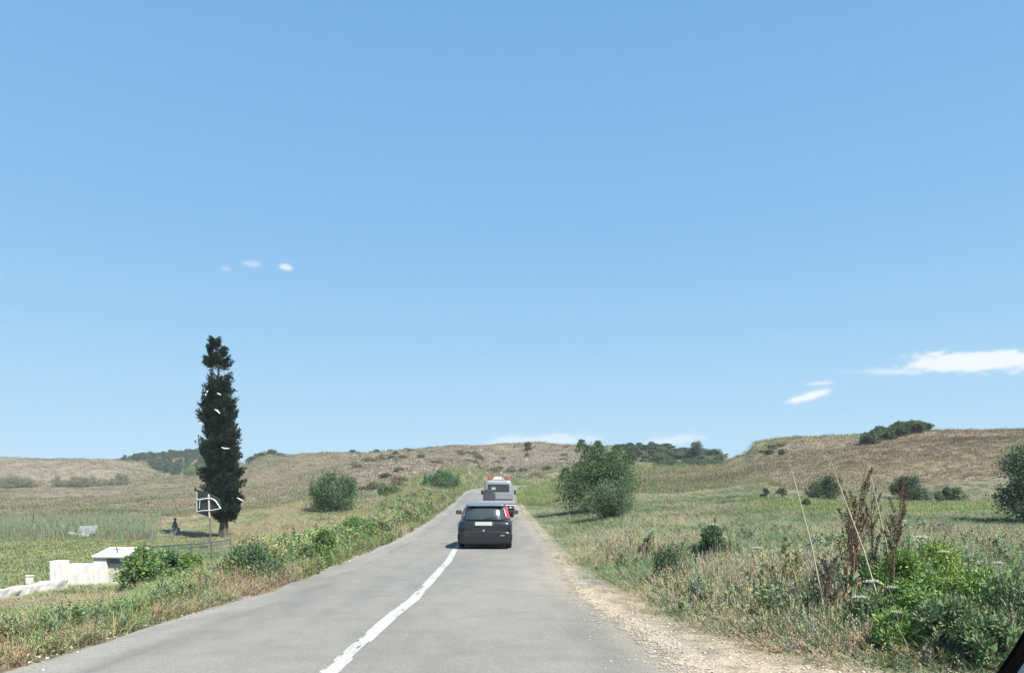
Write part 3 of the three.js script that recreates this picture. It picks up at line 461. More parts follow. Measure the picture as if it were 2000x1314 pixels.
{
  const R = rng(900), rowOf = (n, f) => { const out = []; for (let k = 0; k < n; k++) { const [u, d, s] = f(k, n); const p = U(u, d); out.push([p[0], p[1] - 0.1, p[2], R() * 6.28, s]); } return out; };
  const dark = () => ({ w: 2, h: 2, lobes: 14, leaves: 1500, size: 0.13, cols: [...GREEN.dusk, ...GREEN.deep], low: 0.05, open: 0.5, upright: 0.5, stems: true });
  spread(kind('hill_shrub', { ...dark(), seed: 301, spikes: 8, cols: [...GREEN.dusk, ...GREEN.deep, ...GREEN.mid] }, 'bush'), rowOf(24, (k, n) => [1684 + 130 * k / n + R() * 8, 97 - 8 * (1 - k / n) + (R() - 0.5) * 7, [0.7 + R() * 0.5, 0.5 + R() * 0.35, 1.0]]), 'dark shrub of the clump on top of the right hill', 'dark shrub clump on the right hilltop');
  spread(kind('ridge_shrub', { ...dark(), seed: 302, w: 2.4, h: 2.6 }, 'bush'), rowOf(40, () => { const u = 1215 + 125 * R(); return [u, 146 + 38 * R(), [1.0 + R() * 0.8, 0.4 + R() * 0.35, 1]]; }), 'grey green shrub on the ridge right of the large tree', 'shrubs on the ridge right of the large tree');
  spread(kind('saddle_shrub', { ...dark(), seed: 303, w: 3, h: 2.4, cols: [...GREEN.mid, ...GREEN.dusk] }, 'bush'), rowOf(30, () => { const u = 1290 + 150 * R(); return [u, 130 + 34 * R(), [1.1 + R() * 0.8, 0.4 + R() * 0.4, 1]]; }), 'green shrub in the dip left of the right hill', 'shrubs in the dip left of the right hill');
  spread(kind('wood_tree', { ...dark(), seed: 304, w: 4.2, h: 6, lobes: 18, leaves: 1700, size: 0.2, low: 0.1, upright: 0.7 }, 'tree'), rowOf(170, () => { const u = 205 + 215 * R(), near = clamp((u - 205) / 130); return [u, lerp(334, lerp(328, 258, near), R()), [0.6 + R() * 0.55, 0.3 + R() * 0.4, 0.9]]; }), 'dark green tree in the wood behind the tall cypress', 'trees of the dark wood behind the cypress');
  spread(kind('valley_bush', { ...dark(), seed: 305, w: 4, h: 3, cols: [...GREEN.fresh, ...GREEN.mid] }, 'bush'), rowOf(9, () => [352 + 50 * R(), 236 + 22 * R(), [0.9 + R() * 0.6, 0.6 + R() * 0.5, 1]]), 'light green bush at the foot of the dark wood', 'light bushes below the dark wood');
  spread(kind('bank_shrub', { ...dark(), seed: 306, w: 4, h: 3, spikes: 14, cols: [...GREEN.dry, ...GREEN.grey], upright: 0.9 }, 'bush'), rowOf(26, (k) => { const u = k < 9 ? -20 + 80 * R() : 105 + 145 * R(); return [u, 196 + 12 * R(), [0.7 + R() * 0.7, k < 9 ? 0.75 + 0.3 * R() : 0.5 + R() * 0.6, 1]]; }), 'dry brownish green shrub along the foot of the left hill', 'dry shrubs along the foot of the left hill');
  spread(kind('skyline_shrub', { ...dark(), seed: 307, w: 3, h: 2 }, 'bush'), rowOf(14, (k) => [k < 9 ? 476 + 72 * R() : 560 + 330 * R(), 203 - (k < 9 ? 0 : 14) + 5 * R(), [0.7 + R() * 0.5, 0.4 + R() * 0.35, 1]]), 'dark shrub on the skyline right of the cypress', 'shrubs on the skyline right of the cypress');
  spread(kind('slope_shrub', { ...dark(), seed: 308, w: 2.6, h: 1.9, cols: [[0.15, 0.14, 0.095], [0.18, 0.165, 0.11], [0.13, 0.135, 0.085], ...GREEN.dry] }, 'bush'), rowOf(56, (k) => { const u = 690 + 420 * R(); return [u, (u < 800 ? 90 : 118) + 58 * R(), [0.35 + R() * 0.8, 0.2 + R() * 0.4, 0.8]]; }), 'greyish shrub on the stony slope behind the truck', 'shrubs on the stony slope behind the truck');
  spread(kind('flank_shrub', { ...dark(), seed: 309, w: 1.6, h: 1.2 }, 'bush'), rowOf(7, () => [1478 + 56 * R(), 84 + 12 * R(), [0.4 + R() * 0.4, 0.3 + R() * 0.3, 1]]), 'small shrub on the left shoulder of the right hill', 'shrubs on the left shoulder of the right hill');
  const knob = shrub('dark_shrub', 'dark squarish bush on the skyline above the truck', 'bush', U(1030, 170), { ...dark(), seed: 310, w: 2.0, h: 2.3, lobes: 20, leaves: 2600, cols: GREEN.dusk });
  shrub('dark_shrub', 'dark upright bush standing alone in the dip beside the hill', 'bush', U(1361, 146), { ...dark(), seed: 311, w: 3.6, h: 3.8, lobes: 22, leaves: 3000, cols: GREEN.dusk });
}

// ------------------------------------------------------------------ brown dock stalks, white flower heads, leaning dry stems
function dock(u, d, h, lean, seed, label, tone = [0.085, 0.05, 0.036]) {
  const t = thing('dock_plant', label, 'plant', U(u, d), 0, 'brown dock stalks in the right foreground'), R = rng(seed), stem = new MB(), seeds = new MB(), leaves = new MB();
  const bends = []; for (let k = 0; k <= 6; k++) bends.push([lean * Math.pow(k / 6, 1.5) * h, h * k / 6 - (k ? 0 : 0.08), 0.02 * Math.sin(k)]);
  stem.tube(bends, [0.011, 0.01, 0.009, 0.008, 0.006, 0.005, 0.003], 5, [0.16, 0.10, 0.065]);
  for (let b = 0; b < 9; b++) {                                        // seed spikes close to the stem
    const f = 0.42 + 0.055 * b, a = R() * 6.28, bx = lean * Math.pow(f, 1.5) * h, by = h * f, len = h * (0.24 - 0.012 * b), ox = Math.cos(a) * 0.10, oz = Math.sin(a) * 0.10;
    stem.tube([[bx, by, 0], [bx + ox * 0.7, by + len * 0.6, oz * 0.7], [bx + ox, by + len, oz]], [0.004, 0.003, 0.002], 4, [0.15, 0.09, 0.06]);
    for (let k = 0; k < 120; k++) { const q = Math.pow(R(), 0.8), o = rdir(R), w = 0.028 * (1 - 0.6 * q) * (0.4 + R()); const p = new THREE.Vector3(bx + ox * q + o.x * w, by + len * q + o.y * w, oz * q + o.z * w), dir = rdir(R), n = rdir(R); n.addScaledVector(dir, -n.dot(dir)).normalize(); leaf(seeds, p, dir, n, 0.016, 0.014, vary(tone, R, 0.45)); }
  }
  for (let k = 0; k < 7; k++) { const a = R() * 6.28, f = R() * 0.35, dir = new THREE.Vector3(Math.cos(a), 0.7, Math.sin(a)).normalize(), n = new THREE.Vector3(-Math.cos(a), 1.2, -Math.sin(a)); n.addScaledVector(dir, -n.dot(dir)).normalize(); leaf(leaves, new THREE.Vector3(lean * Math.pow(f, 1.5) * h, h * f, 0), dir, n, 0.22, 0.05, vary(GREEN.mid[k % 3], R)); }
  part('stem', stem.geo(true), barkMat, t); part('seed_head', seeds.geo(), grassMat, t); part('leaves', leaves.geo(), leafMat, t);
}
dock(1652, 8.2, 1.62, 0.04, 1, 'tallest dark brown dock stalk, left of the three'); dock(1672, 8.4, 1.42, 0.02, 2, 'brown dock stalk against the tallest one, on its right');
dock(1658, 8.0, 1.86, 0.10, 3, 'thin brown dock stalk bending right above the tallest one'); dock(1706, 8.7, 1.66, -0.01, 4, 'slender reddish brown dock stalk standing in the middle', [0.10, 0.05, 0.04]);
dock(1742, 8.3, 1.40, 0.05, 5, 'grey brown dock stalk among green leaves, right of the three', [0.075, 0.06, 0.045]); dock(1740, 8.5, 1.78, 0.09, 6, 'brown dock stalk leaning right above the green leaves');
dock(1622, 7.7, 0.95, 0.01, 7, 'short greyish dock stalk left of the tall ones', [0.09, 0.075, 0.062]);
function umbel(u, d, h, r, seed, label) {
  const t = thing('umbel_flower', label, 'flower', U(u, d), 0, 'white flower heads in the verges'), R = rng(seed), stem = new MB(), head = new MB();
  stem.tube([[0, -0.05, 0], [0.02, h * 0.6, 0.01], [0, h - r * 0.5, 0]], [0.005, 0.004, 0.003], 4, [0.10, 0.14, 0.06]);
  for (let k = 0; k < 18; k++) { const a = k * 2.4, q = Math.sqrt((k + 0.5) / 18) * r, x = q * Math.cos(a), z = q * Math.sin(a), y = h - q * q / r * 0.25; stem.tube([[0, h - r * 0.5, 0], [x, y, z]], [0.0018, 0.0012], 3, [0.12, 0.16, 0.08]); for (let s = 0; s < 8; s++) { const o = rdir(R); leaf(head, new THREE.Vector3(x + o.x * r * 0.16, y + o.y * 0.008, z + o.z * r * 0.16), new THREE.Vector3(o.x, 0.2, o.z).normalize(), new THREE.Vector3(0, 1, 0), r * 0.16, r * 0.14, vary([0.62, 0.63, 0.56], R, 0.12)); } }
  part('stalk', stem.geo(true), barkMat, t); part('flower_head', head.geo(), leafMat, t);
}
[[1704, 7.4, 0.72, 0.075, 'widest white flower head, left of the fresh green weeds'], [1681, 7.2, 0.58, 0.065, 'white flower head lower left of the widest one'], [1752, 6.8, 0.5, 0.05, 'white flower head low beside the reddish strip'], [1742, 7.3, 0.66, 0.05, 'small white flower head right of the widest one'], [1800, 8.2, 1.12, 0.075, 'high white flower head above the brown dock stalks on the right'], [1846, 7.8, 0.97, 0.06, 'white flower head over the yellow green weed'], [1395, 13.2, 1.1, 0.085, 'white flower head above the dark upright weed clump'], [1480, 11, 0.82, 0.07, 'white flower head in the verge left of the short dock stalk'], [1105, 26, 0.75, 0.09, 'white flower head at the road edge below the large tree'], [1085, 33, 0.8, 0.1, 'white flower head at the road edge nearer the truck'], [585, 19, 0.75, 0.09, 'white flower head on the left verge by the tall weeds'], [672, 32, 0.9, 0.1, 'white flower head below the reedy bush'], [1952, 7.1, 0.9, 0.045, 'white flower head over the weeds at the far right']].forEach((a, k) => umbel(a[0], a[1], a[2], a[3], 70 + k, a[4]));
{
  const mat = std({ color: lin(0.40, 0.34, 0.24), roughness: 0.9 });
  for (const [u0, v0, u1, v1, d, label] of [[1530, 882, 1592, 1010, 8.2, 'pale dry stem leaning left, leftmost of the three'], [1612, 895, 1700, 1060, 7.9, 'long pale dry stem leaning across the tallest dock stalk'], [1684, 890, 1735, 1040, 8.6, 'thin pale dry stem leaning between the dock stalks']]) {
    const foot = U(u1 + (u1 - u0) * 0.5, d), tipY = EYE + (990 - v0) * d / 1444, tipX = px(u0) * d, t = thing('dry_stem', label, 'stem', foot, 0, 'leaning dry stems in the right foreground'), mb = new MB(), head = new MB(), R = rng(u0);
    const T = [tipX - foot[0], tipY - foot[1], 0.1]; mb.tube([[0, -0.05, 0], [T[0] * 0.5 + 0.03, T[1] * 0.5, 0.05], T], [0.010, 0.008, 0.005], 5, [1, 1, 1]);
    for (let k = 0; k < 70; k++) { const q = 0.86 + 0.16 * R(), o = rdir(R); leaf(head, new THREE.Vector3(T[0] * q + o.x * 0.02, T[1] * q + o.y * 0.02, T[2] * q + o.z * 0.02), new THREE.Vector3(T[0], T[1], 0).normalize().addScaledVector(o, 0.5).normalize(), o, 0.035, 0.008, [0.36, 0.31, 0.21]); }
    const g = mb.geo(true); g.deleteAttribute('color'); part('stalk', g, mat, t); part('seed_head', head.geo(), grassMat, t);
  }
}

// ------------------------------------------------------------------ grasses
function tuft(seed, blades, spreadR, droop, wid, seg, heads) {          // one tuft, a metre high
  const R = rng(seed), mb = new MB();
  for (let b = 0; b < blades; b++) {
    const a = R() * 6.28, rr = Math.sqrt(R()) * spreadR, bx = rr * Math.cos(a), bz = rr * Math.sin(a), la = a + (R() - 0.5) * 2, h = 0.55 + 0.45 * R(), dr = droop * (0.4 + R()), w = wid * (0.7 + 0.6 * R()), tone = 0.8 + 0.4 * R(), col = [tone * (0.95 + 0.1 * R()), tone, tone * (0.9 + 0.1 * R())];
    const sx = -Math.sin(la) * w / 2, sz = Math.cos(la) * w / 2; let prev = null;
    for (let s = 0; s <= seg; s++) {
      const f = s / seg, x = bx + Math.cos(la) * dr * f * f, z = bz + Math.sin(la) * dr * f * f, y = h * (f - 0.22 * dr * f * f) - 0.03, k = 1 - f * 0.85;
      const row = [[x - sx * k, y, z - sz * k], [x + sx * k, y, z + sz * k]]; if (prev) mb.quad(prev[0], prev[1], row[1], row[0], col); prev = row;
    }
    if (heads && R() < heads) for (let s = 0; s < 5; s++) { const o = rdir(R), p = new THREE.Vector3(prev[0][0] + o.x * 0.015, prev[0][1] - s * 0.03, prev[0][2] + o.z * 0.015), dir = new THREE.Vector3(o.x * 0.4, 1, o.z * 0.4).normalize(); leaf(mb, p, dir, new THREE.Vector3(o.x, 0, o.z).normalize(), 0.07, 0.018, [1.05, 1, 0.9]); }
  }
  return mb.geo();
}
function weed(seed, stems, lv, sz) {                                   // leafy weed, a metre high
  const R = rng(seed), mb = new MB();
  for (let s = 0; s < stems; s++) {
    const a = R() * 6.28, sp = 0.12 + 0.2 * R(), h = 0.6 + 0.4 * R(), tx = Math.cos(a) * sp, tz = Math.sin(a) * sp; mb.tube([[tx * 0.3, -0.03, tz * 0.3], [tx, h, tz]], [0.008, 0.003], 3, [0.9, 0.9, 0.75]);
    for (let k = 0; k < lv; k++) { const f = 0.1 + 0.9 * R(), an = R() * 6.28, dir = new THREE.Vector3(Math.cos(an), 0.5 + 0.4 * R(), Math.sin(an)).normalize(), n = new THREE.Vector3(-Math.cos(an) * 0.6, 1, -Math.sin(an) * 0.6); n.addScaledVector(dir, -n.dot(dir)).normalize(); const t = 0.75 + 0.5 * R(); leaf(mb, new THREE.Vector3(tx * (0.3 + 0.7 * f), h * f, tz * (0.3 + 0.7 * f)), dir, n, sz * (0.7 + 0.6 * R()) * (1.15 - 0.5 * f), sz * 0.38, [t, t, t]); }
  }
  return mb.geo();
}
const M4 = new THREE.Matrix4(), Q = new THREE.Quaternion(), EU = new THREE.Euler();
class Field {
  constructor() { this.m = []; this.c = []; }
  add(x, y, z, turn, tilt, sx, sy, col) { EU.set(tilt * Math.cos(turn * 3), turn, tilt * Math.sin(turn * 5)); Q.setFromEuler(EU); M4.compose(new THREE.Vector3(x, y, z), Q, new THREE.Vector3(sx, sy, sx)); this.m.push(M4.clone()); this.c.push(col); }
  build(name, geo, mat, label, category) { const im = new THREE.InstancedMesh(geo, mat, this.m.length); this.m.forEach((m, k) => { im.setMatrixAt(k, m); im.setColorAt(k, new THREE.Color().setRGB(...this.c[k])); }); im.name = numbered(name); im.castShadow = im.receiveShadow = true; im.frustumCulled = false; scene.add(im); tag(im, label, category, null, 'stuff'); return im; }
}
const F = { green: new Field(), dry: new Field(), stalk: new Field(), weed: new Field(), short: new Field(), far: new Field() };
{
  const R = rng(1234);
  const GC = { g: [0.172, 0.232, 0.108], b: [0.185, 0.238, 0.158], y: [0.265, 0.300, 0.118], d: [0.345, 0.318, 0.222], r: [0.310, 0.235, 0.160], t: [0.425, 0.400, 0.300] };
  // bands: from, to, tufts per square metre, sideways reach
  for (const [d0, d1, dens] of [[3.2, 9, 150], [9, 16, 95], [16, 28, 48], [28, 50, 19], [50, 85, 7.5], [85, 140, 2.6], [140, 215, 1.15], [215, 345, 0.36]]) {
    const reach = 0.83, area = reach * (d1 * d1 - d0 * d0), n = Math.round(area * dens);
    for (let k = 0; k < n; k++) {
      const d = Math.sqrt(d0 * d0 + R() * (d1 * d1 - d0 * d0)), t = (R() * 2 - 1) * reach, x = t * d, z = -d, r = roadAt(x, z), left = r.side < 0;
      const edge = left ? 0.05 + 0.3 * (fbm(z * 0.7, 3, 3, 65) - 0.3) : (d < 97 ? shoulderAt(d) - 0.05 + 0.45 * (fbm(z * 0.9, 8, 3, 66) - 0.4) - (x - r.out) : 0.15);
      if (r.out < edge) continue;
      const past = r.out - Math.max(edge, 0), y = land(x, z), n1 = fbm(x * 0.28, z * 0.28, 3, 101), n2 = fbm(x * 0.9, z * 0.9, 3, 102), n3 = fbm(x * 0.07, z * 0.07, 3, 103);
      if (t > -0.63 && t < -0.49 && d > 21.7 && d < 23.6 && x < -10.9) continue;      // the tomb stands here
      let col, kind, h, w = 1 + d / 45;
      if (left && d < 200) {
        const lawn = sstep(-6.5, -9.5, x) * sstep(17, 20, d) * (1 - sstep(40, 52, d)) * sstep(-0.36, -0.44, t);
        const tall = sstep(40, 50, d) * (1 - sstep(66, 80, d)) * sstep(-0.47, -0.54, t);
        if (d > 76) { const bank = t > -0.30 ? sstep(9, 4, past) : 0; if (R() < bank) { col = mix3(GC.y, GC.g, R()); kind = 'green'; h = 0.65 + 0.5 * R(); } else { const gsh = sstep(0.48, 0.62, n3); col = mix3(mix3(GC.d, GC.r, 0.45 * R()), GC.g, 0.55 * gsh + 0.12); col = col.map((q) => q * 0.82); kind = R() < 0.7 ? 'far' : 'dry'; h = 0.16 + 0.22 * n2; } }
        else if (R() < tall) { col = mix3(GC.b, GC.d, 0.35 * R()); kind = R() < 0.25 ? 'dry' : 'green'; h = 0.55 + 0.5 * n1; }
        else if (R() < lawn) { col = mix3(GC.y, GC.g, clamp(n1 * 1.4 - 0.3)); col = mix3(col, GC.d, n2 > 0.6 ? 0.5 : 0.2).map((q) => q * 0.9); kind = 'short'; h = 0.07 + 0.09 * n2; }
        else {
          const verge = sstep(7.5, 3, past), dry = clamp(sstep(0.46, 0.64, n1 + (d < 13 ? 0.12 * sstep(1.8, 0.2, past) : -0.10 * verge) + (d > 40 && verge < 0.3 ? 0.12 : 0)));
          const red = d > 6 && d < 17 && past < 1.3 ? 0.6 : 0.15;
          col = R() < dry ? mix3(GC.d, GC.r, red * R() * 1.4) : mix3(R() < (d > 14 ? 0.35 : 0.6) ? GC.g : GC.y, GC.b, R() * 0.5);
          kind = R() < dry ? (R() < 0.5 ? 'dry' : 'stalk') : R() < (d > 14 ? 0.38 : 0.26) && d < 75 ? 'weed' : 'green';
          h = (0.22 + 0.5 * n1) * lerp(0.42, 1.1, verge) * (past < 0.5 ? 0.55 : 1); if (d > 13 && d < 90) h *= 1.1 + 0.45 * verge * sstep(13, 18, d); if (t < -0.36 && past > 1.5) h *= 0.62; if (d < 13) h *= lerp(0.55, 0.85, verge); if (t < -0.5 && past > 1.2) h *= 0.6;
          if (Math.hypot((t + 0.31) / 0.035, (d - 26) / 5) < 1 && R() < 0.75) continue;
        }
      } else if (left) { if (R() < 0.25) continue; const gsh = 0.2 + 0.6 * sstep(-0.55, -0.48, t); col = mix3(mix3(GC.d, GC.r, 0.6 * R()), GC.g, gsh * R()); col = col.map((q) => q * 0.8); kind = 'far'; h = 0.3 + 0.5 * n2; }
      else if (d < 62) {
        const meadow = 1 - sstep(40, 60, d), patch = Math.max(sstep(0.20, 0.10, Math.hypot((t - 0.405) / 0.6, (d - 43) / 40)), sstep(0.2, 0.1, Math.hypot((t - 0.585) / 0.7, (d - 43) / 40)));
        const dry = clamp(sstep(0.46, 0.64, n1 + 0.08 * (n3 - 0.5)) * 0.44 + 0.06 + (past < 0.8 && d < 14 ? 0.22 : 0));
        if (R() < patch) { col = mix3(GC.y, GC.g, 0.6 * R()); kind = 'short'; h = 0.14 + 0.12 * n2; }
        else { const isDry = R() < dry * (t > 0.5 && d < 9 ? 0.5 : 1); col = isDry ? mix3(GC.d, GC.t, R()) : mix3(mix3(GC.g, GC.b, R()), GC.y, 0.2 * R()); kind = isDry ? (R() < 0.45 ? 'stalk' : 'dry') : R() < 0.10 + 0.3 * sstep(0.45, 0.65, n2) && d < 45 ? 'weed' : 'green'; h = (0.26 + 0.70 * n1) * (t > 0.42 && d < 9.5 ? 0.72 : 1) * sstep(-0.4, 1.8, past) * lerp(0.7, 1, meadow) * (isDry ? 1.05 : 0.9); h *= lerp(1.05, 0.42, sstep(15, 30, d)); if (kind === 'weed' && d > 8 && d < 30 && n2 > 0.56 && R() < 0.6) h *= 1.35; h = Math.max(h, 0.08); if (d < 6.5) h *= 0.6; }
      } else {
        const gsh = sstep(0.46, 0.64, fbm(x * 0.02 + 7, z * 0.07, 3, 24)), cap = sstep(0.30, 0.33, t) * sstep(0.42, 0.36, t) * sstep(92, 104, d), fr = t < 0.30 && d < 100 ? 0.35 : 0, back = t > 0.09 && t < 0.31 && d > 118 ? 0.5 : 0;
        if (t < 0.115 && d > 108 && R() < 0.3) continue;
        col = mix3(mix3(GC.d, GC.r, 0.4 * R()), mix3(GC.g, GC.y, 0.4), clamp(0.2 + 0.45 * gsh * R() + 0.7 * cap + fr * R() + back)); { const mo = 0.5 + 0.5 * fbm(x * 0.045, z * 0.13, 4, 44), rd = sstep(0.56, 0.7, fbm(x * 0.05 + 3, z * 0.09, 3, 45)); col = mix3(col, GC.r, 0.5 * rd).map((q) => q * mo); } kind = R() < 0.75 ? 'far' : 'dry'; h = (0.14 + 0.28 * n2) * (fr ? 1.5 : 1); if (back && n1 > 0.4) { h = 0.5 + 0.8 * n2; col = mix3(GC.g, GC.b, R()).map((q) => q * (0.55 + 0.3 * n2)); kind = 'far'; }
        if (past < 5 && d < 115 && R() < 0.7) { col = mix3(GC.y, GC.g, R()); kind = 'green'; h = 0.5 + 0.3 * R(); }
      }
      col = col.map((q) => q * (0.8 + 0.4 * R())); if (d > 85 && kind === 'far' && R() < 0.03) { h = 0.35 + 0.5 * R(); col = col.map((q) => q * 0.6); }
      const sx = (kind === 'short' ? 0.28 : kind === 'far' ? 0.32 * w : kind === 'weed' ? h * (0.9 + 0.4 * R()) : 0.42 + 0.25 * R()) * (kind === 'far' ? 1 : 1 + d / 55);
      F[kind].add(x, y, z, R() * 6.28, 0.10 + 0.12 * R(), sx, h * (0.75 + 0.5 * R()), col);
    }
  }
  F.green.build('green_grass', tuft(1, 16, 0.22, 0.42, 0.022, 3, 0.15), grassMat, 'green grass growing along the verges and meadows', 'grass');
  F.dry.build('dry_grass', tuft(2, 15, 0.24, 0.34, 0.016, 3, 0.5), grassMat, 'dry straw coloured grass in the verges and on the slopes', 'grass');
  F.stalk.build('tall_dry_grass', tuft(3, 9, 0.2, 0.2, 0.011, 3, 1), grassMat, 'tall thin dry grass stalks with seed heads', 'grass');
  F.weed.build('verge_weeds', weed(4, 5, 18, 0.125), leafMat, 'leafy green weeds mixed into the verge grass', 'weeds');
  F.short.build('lawn_grass', tuft(5, 16, 0.5, 0.3, 0.05, 2, 0), grassMat, 'short yellow green grass around the tomb', 'grass');
  F.far.build('hill_grass', tuft(6, 14, 0.55, 0.35, 0.05, 2, 0), grassMat, 'thin dry grass covering the distant hills', 'grass');
  console.log('tufts', Object.entries(F).map(([k, f]) => k + ' ' + f.m.length).join(', '));
}
// ------------------------------------------------------------------ loose stones
{
  const R = rng(77), g = new THREE.IcosahedronGeometry(1, 1), p = g.attributes.position; for (let k = 0; k < p.count; k++) { const x = p.getX(k), y = p.getY(k), z = p.getZ(k), s = 0.75 + 0.5 * fbm(x * 2 + 5, y * 2 + z * 3 + 9, 2, 5); p.setXYZ(k, x * s, y * s * 0.65, z * s); } g.computeVertexNormals();
  const S = new Field(), G = new Field();
  for (let k = 0; k < 9000; k++) { const d = 104 + 75 * R(), t = -0.24 + 0.35 * R(), x = t * d, z = -d, r = roadAt(x, z); if (r.out < 2 || fbm(x * 0.12, z * 0.12, 3, 33) < 0.42) continue; const s = 0.06 + 0.26 * R() * R(), q = 0.75 + 0.5 * R(); S.add(x, land(x, z) + s * 0.1, z, R() * 6.28, R(), s, s, [0.20 * q, 0.168 * q, 0.145 * q]); }
  for (let k = 0; k < 2600; k++) { const d = 62 + 38 * R(), t = 0.3 + 0.42 * R(), x = t * d, z = -d; if (fbm(x * 0.12, z * 0.12, 3, 35) < 0.45) continue; const s = 0.04 + 0.13 * R() * R(), q = 0.75 + 0.5 * R(); S.add(x, land(x, z), z, R() * 6.28, R(), s, s, [0.22 * q, 0.18 * q, 0.15 * q]); }
  for (let k = 0; k < 1500; k++) { const d = 4 + 16 * R() * R(), e = shoulderAt(d), x = e - 0.9 + 1.3 * R(), z = -d, r = roadAt(x, z); if (r.out < -0.25) continue; const s = 0.006 + 0.016 * R() * R(), q = 0.8 + 0.5 * R(); G.add(x, r.y + 0.008, z, R() * 6.28, 0.4, s, s, [0.33 * q, 0.285 * q, 0.225 * q]); }
  for (let k = 0; k < 260; k++) { const d = 5 + 30 * R(), row = roadAt(-4.3, -d), x = -4.3 + (R() - 0.5) * 0.5, s = 0.008 + 0.02 * R() * R(), q = 0.8 + 0.5 * R(); G.add(x, row.y + 0.006, -d, R() * 6.28, 0.4, s, s, [0.30 * q, 0.28 * q, 0.24 * q]); }
  for (let k = 0; k < 9000; k++) { const d = 4 + 26 * R() * R(), x = 1.25 + 0.5 * sstep(13, 6, d) - 1.1 * R() * R() * R() + 0.25 * (R() - 0.5), z = -d, r = roadAt(x, z); const s = 0.005 + 0.011 * R() * R(), q = 0.8 + 0.4 * R(); G.add(x, r.y + 0.004, z, R() * 6.28, 0.1, s, s * 0.45, [0.37 * q, 0.315 * q, 0.24 * q]); }
  const stone = std({ color: 0xffffff, roughness: 0.95 });
  S.build('slope_stones', g, stone, 'loose pinkish stones scattered over the slopes', 'stones'); G.build('shoulder_gravel', g, stone, 'fine gravel lying along the road edges', 'gravel');
}

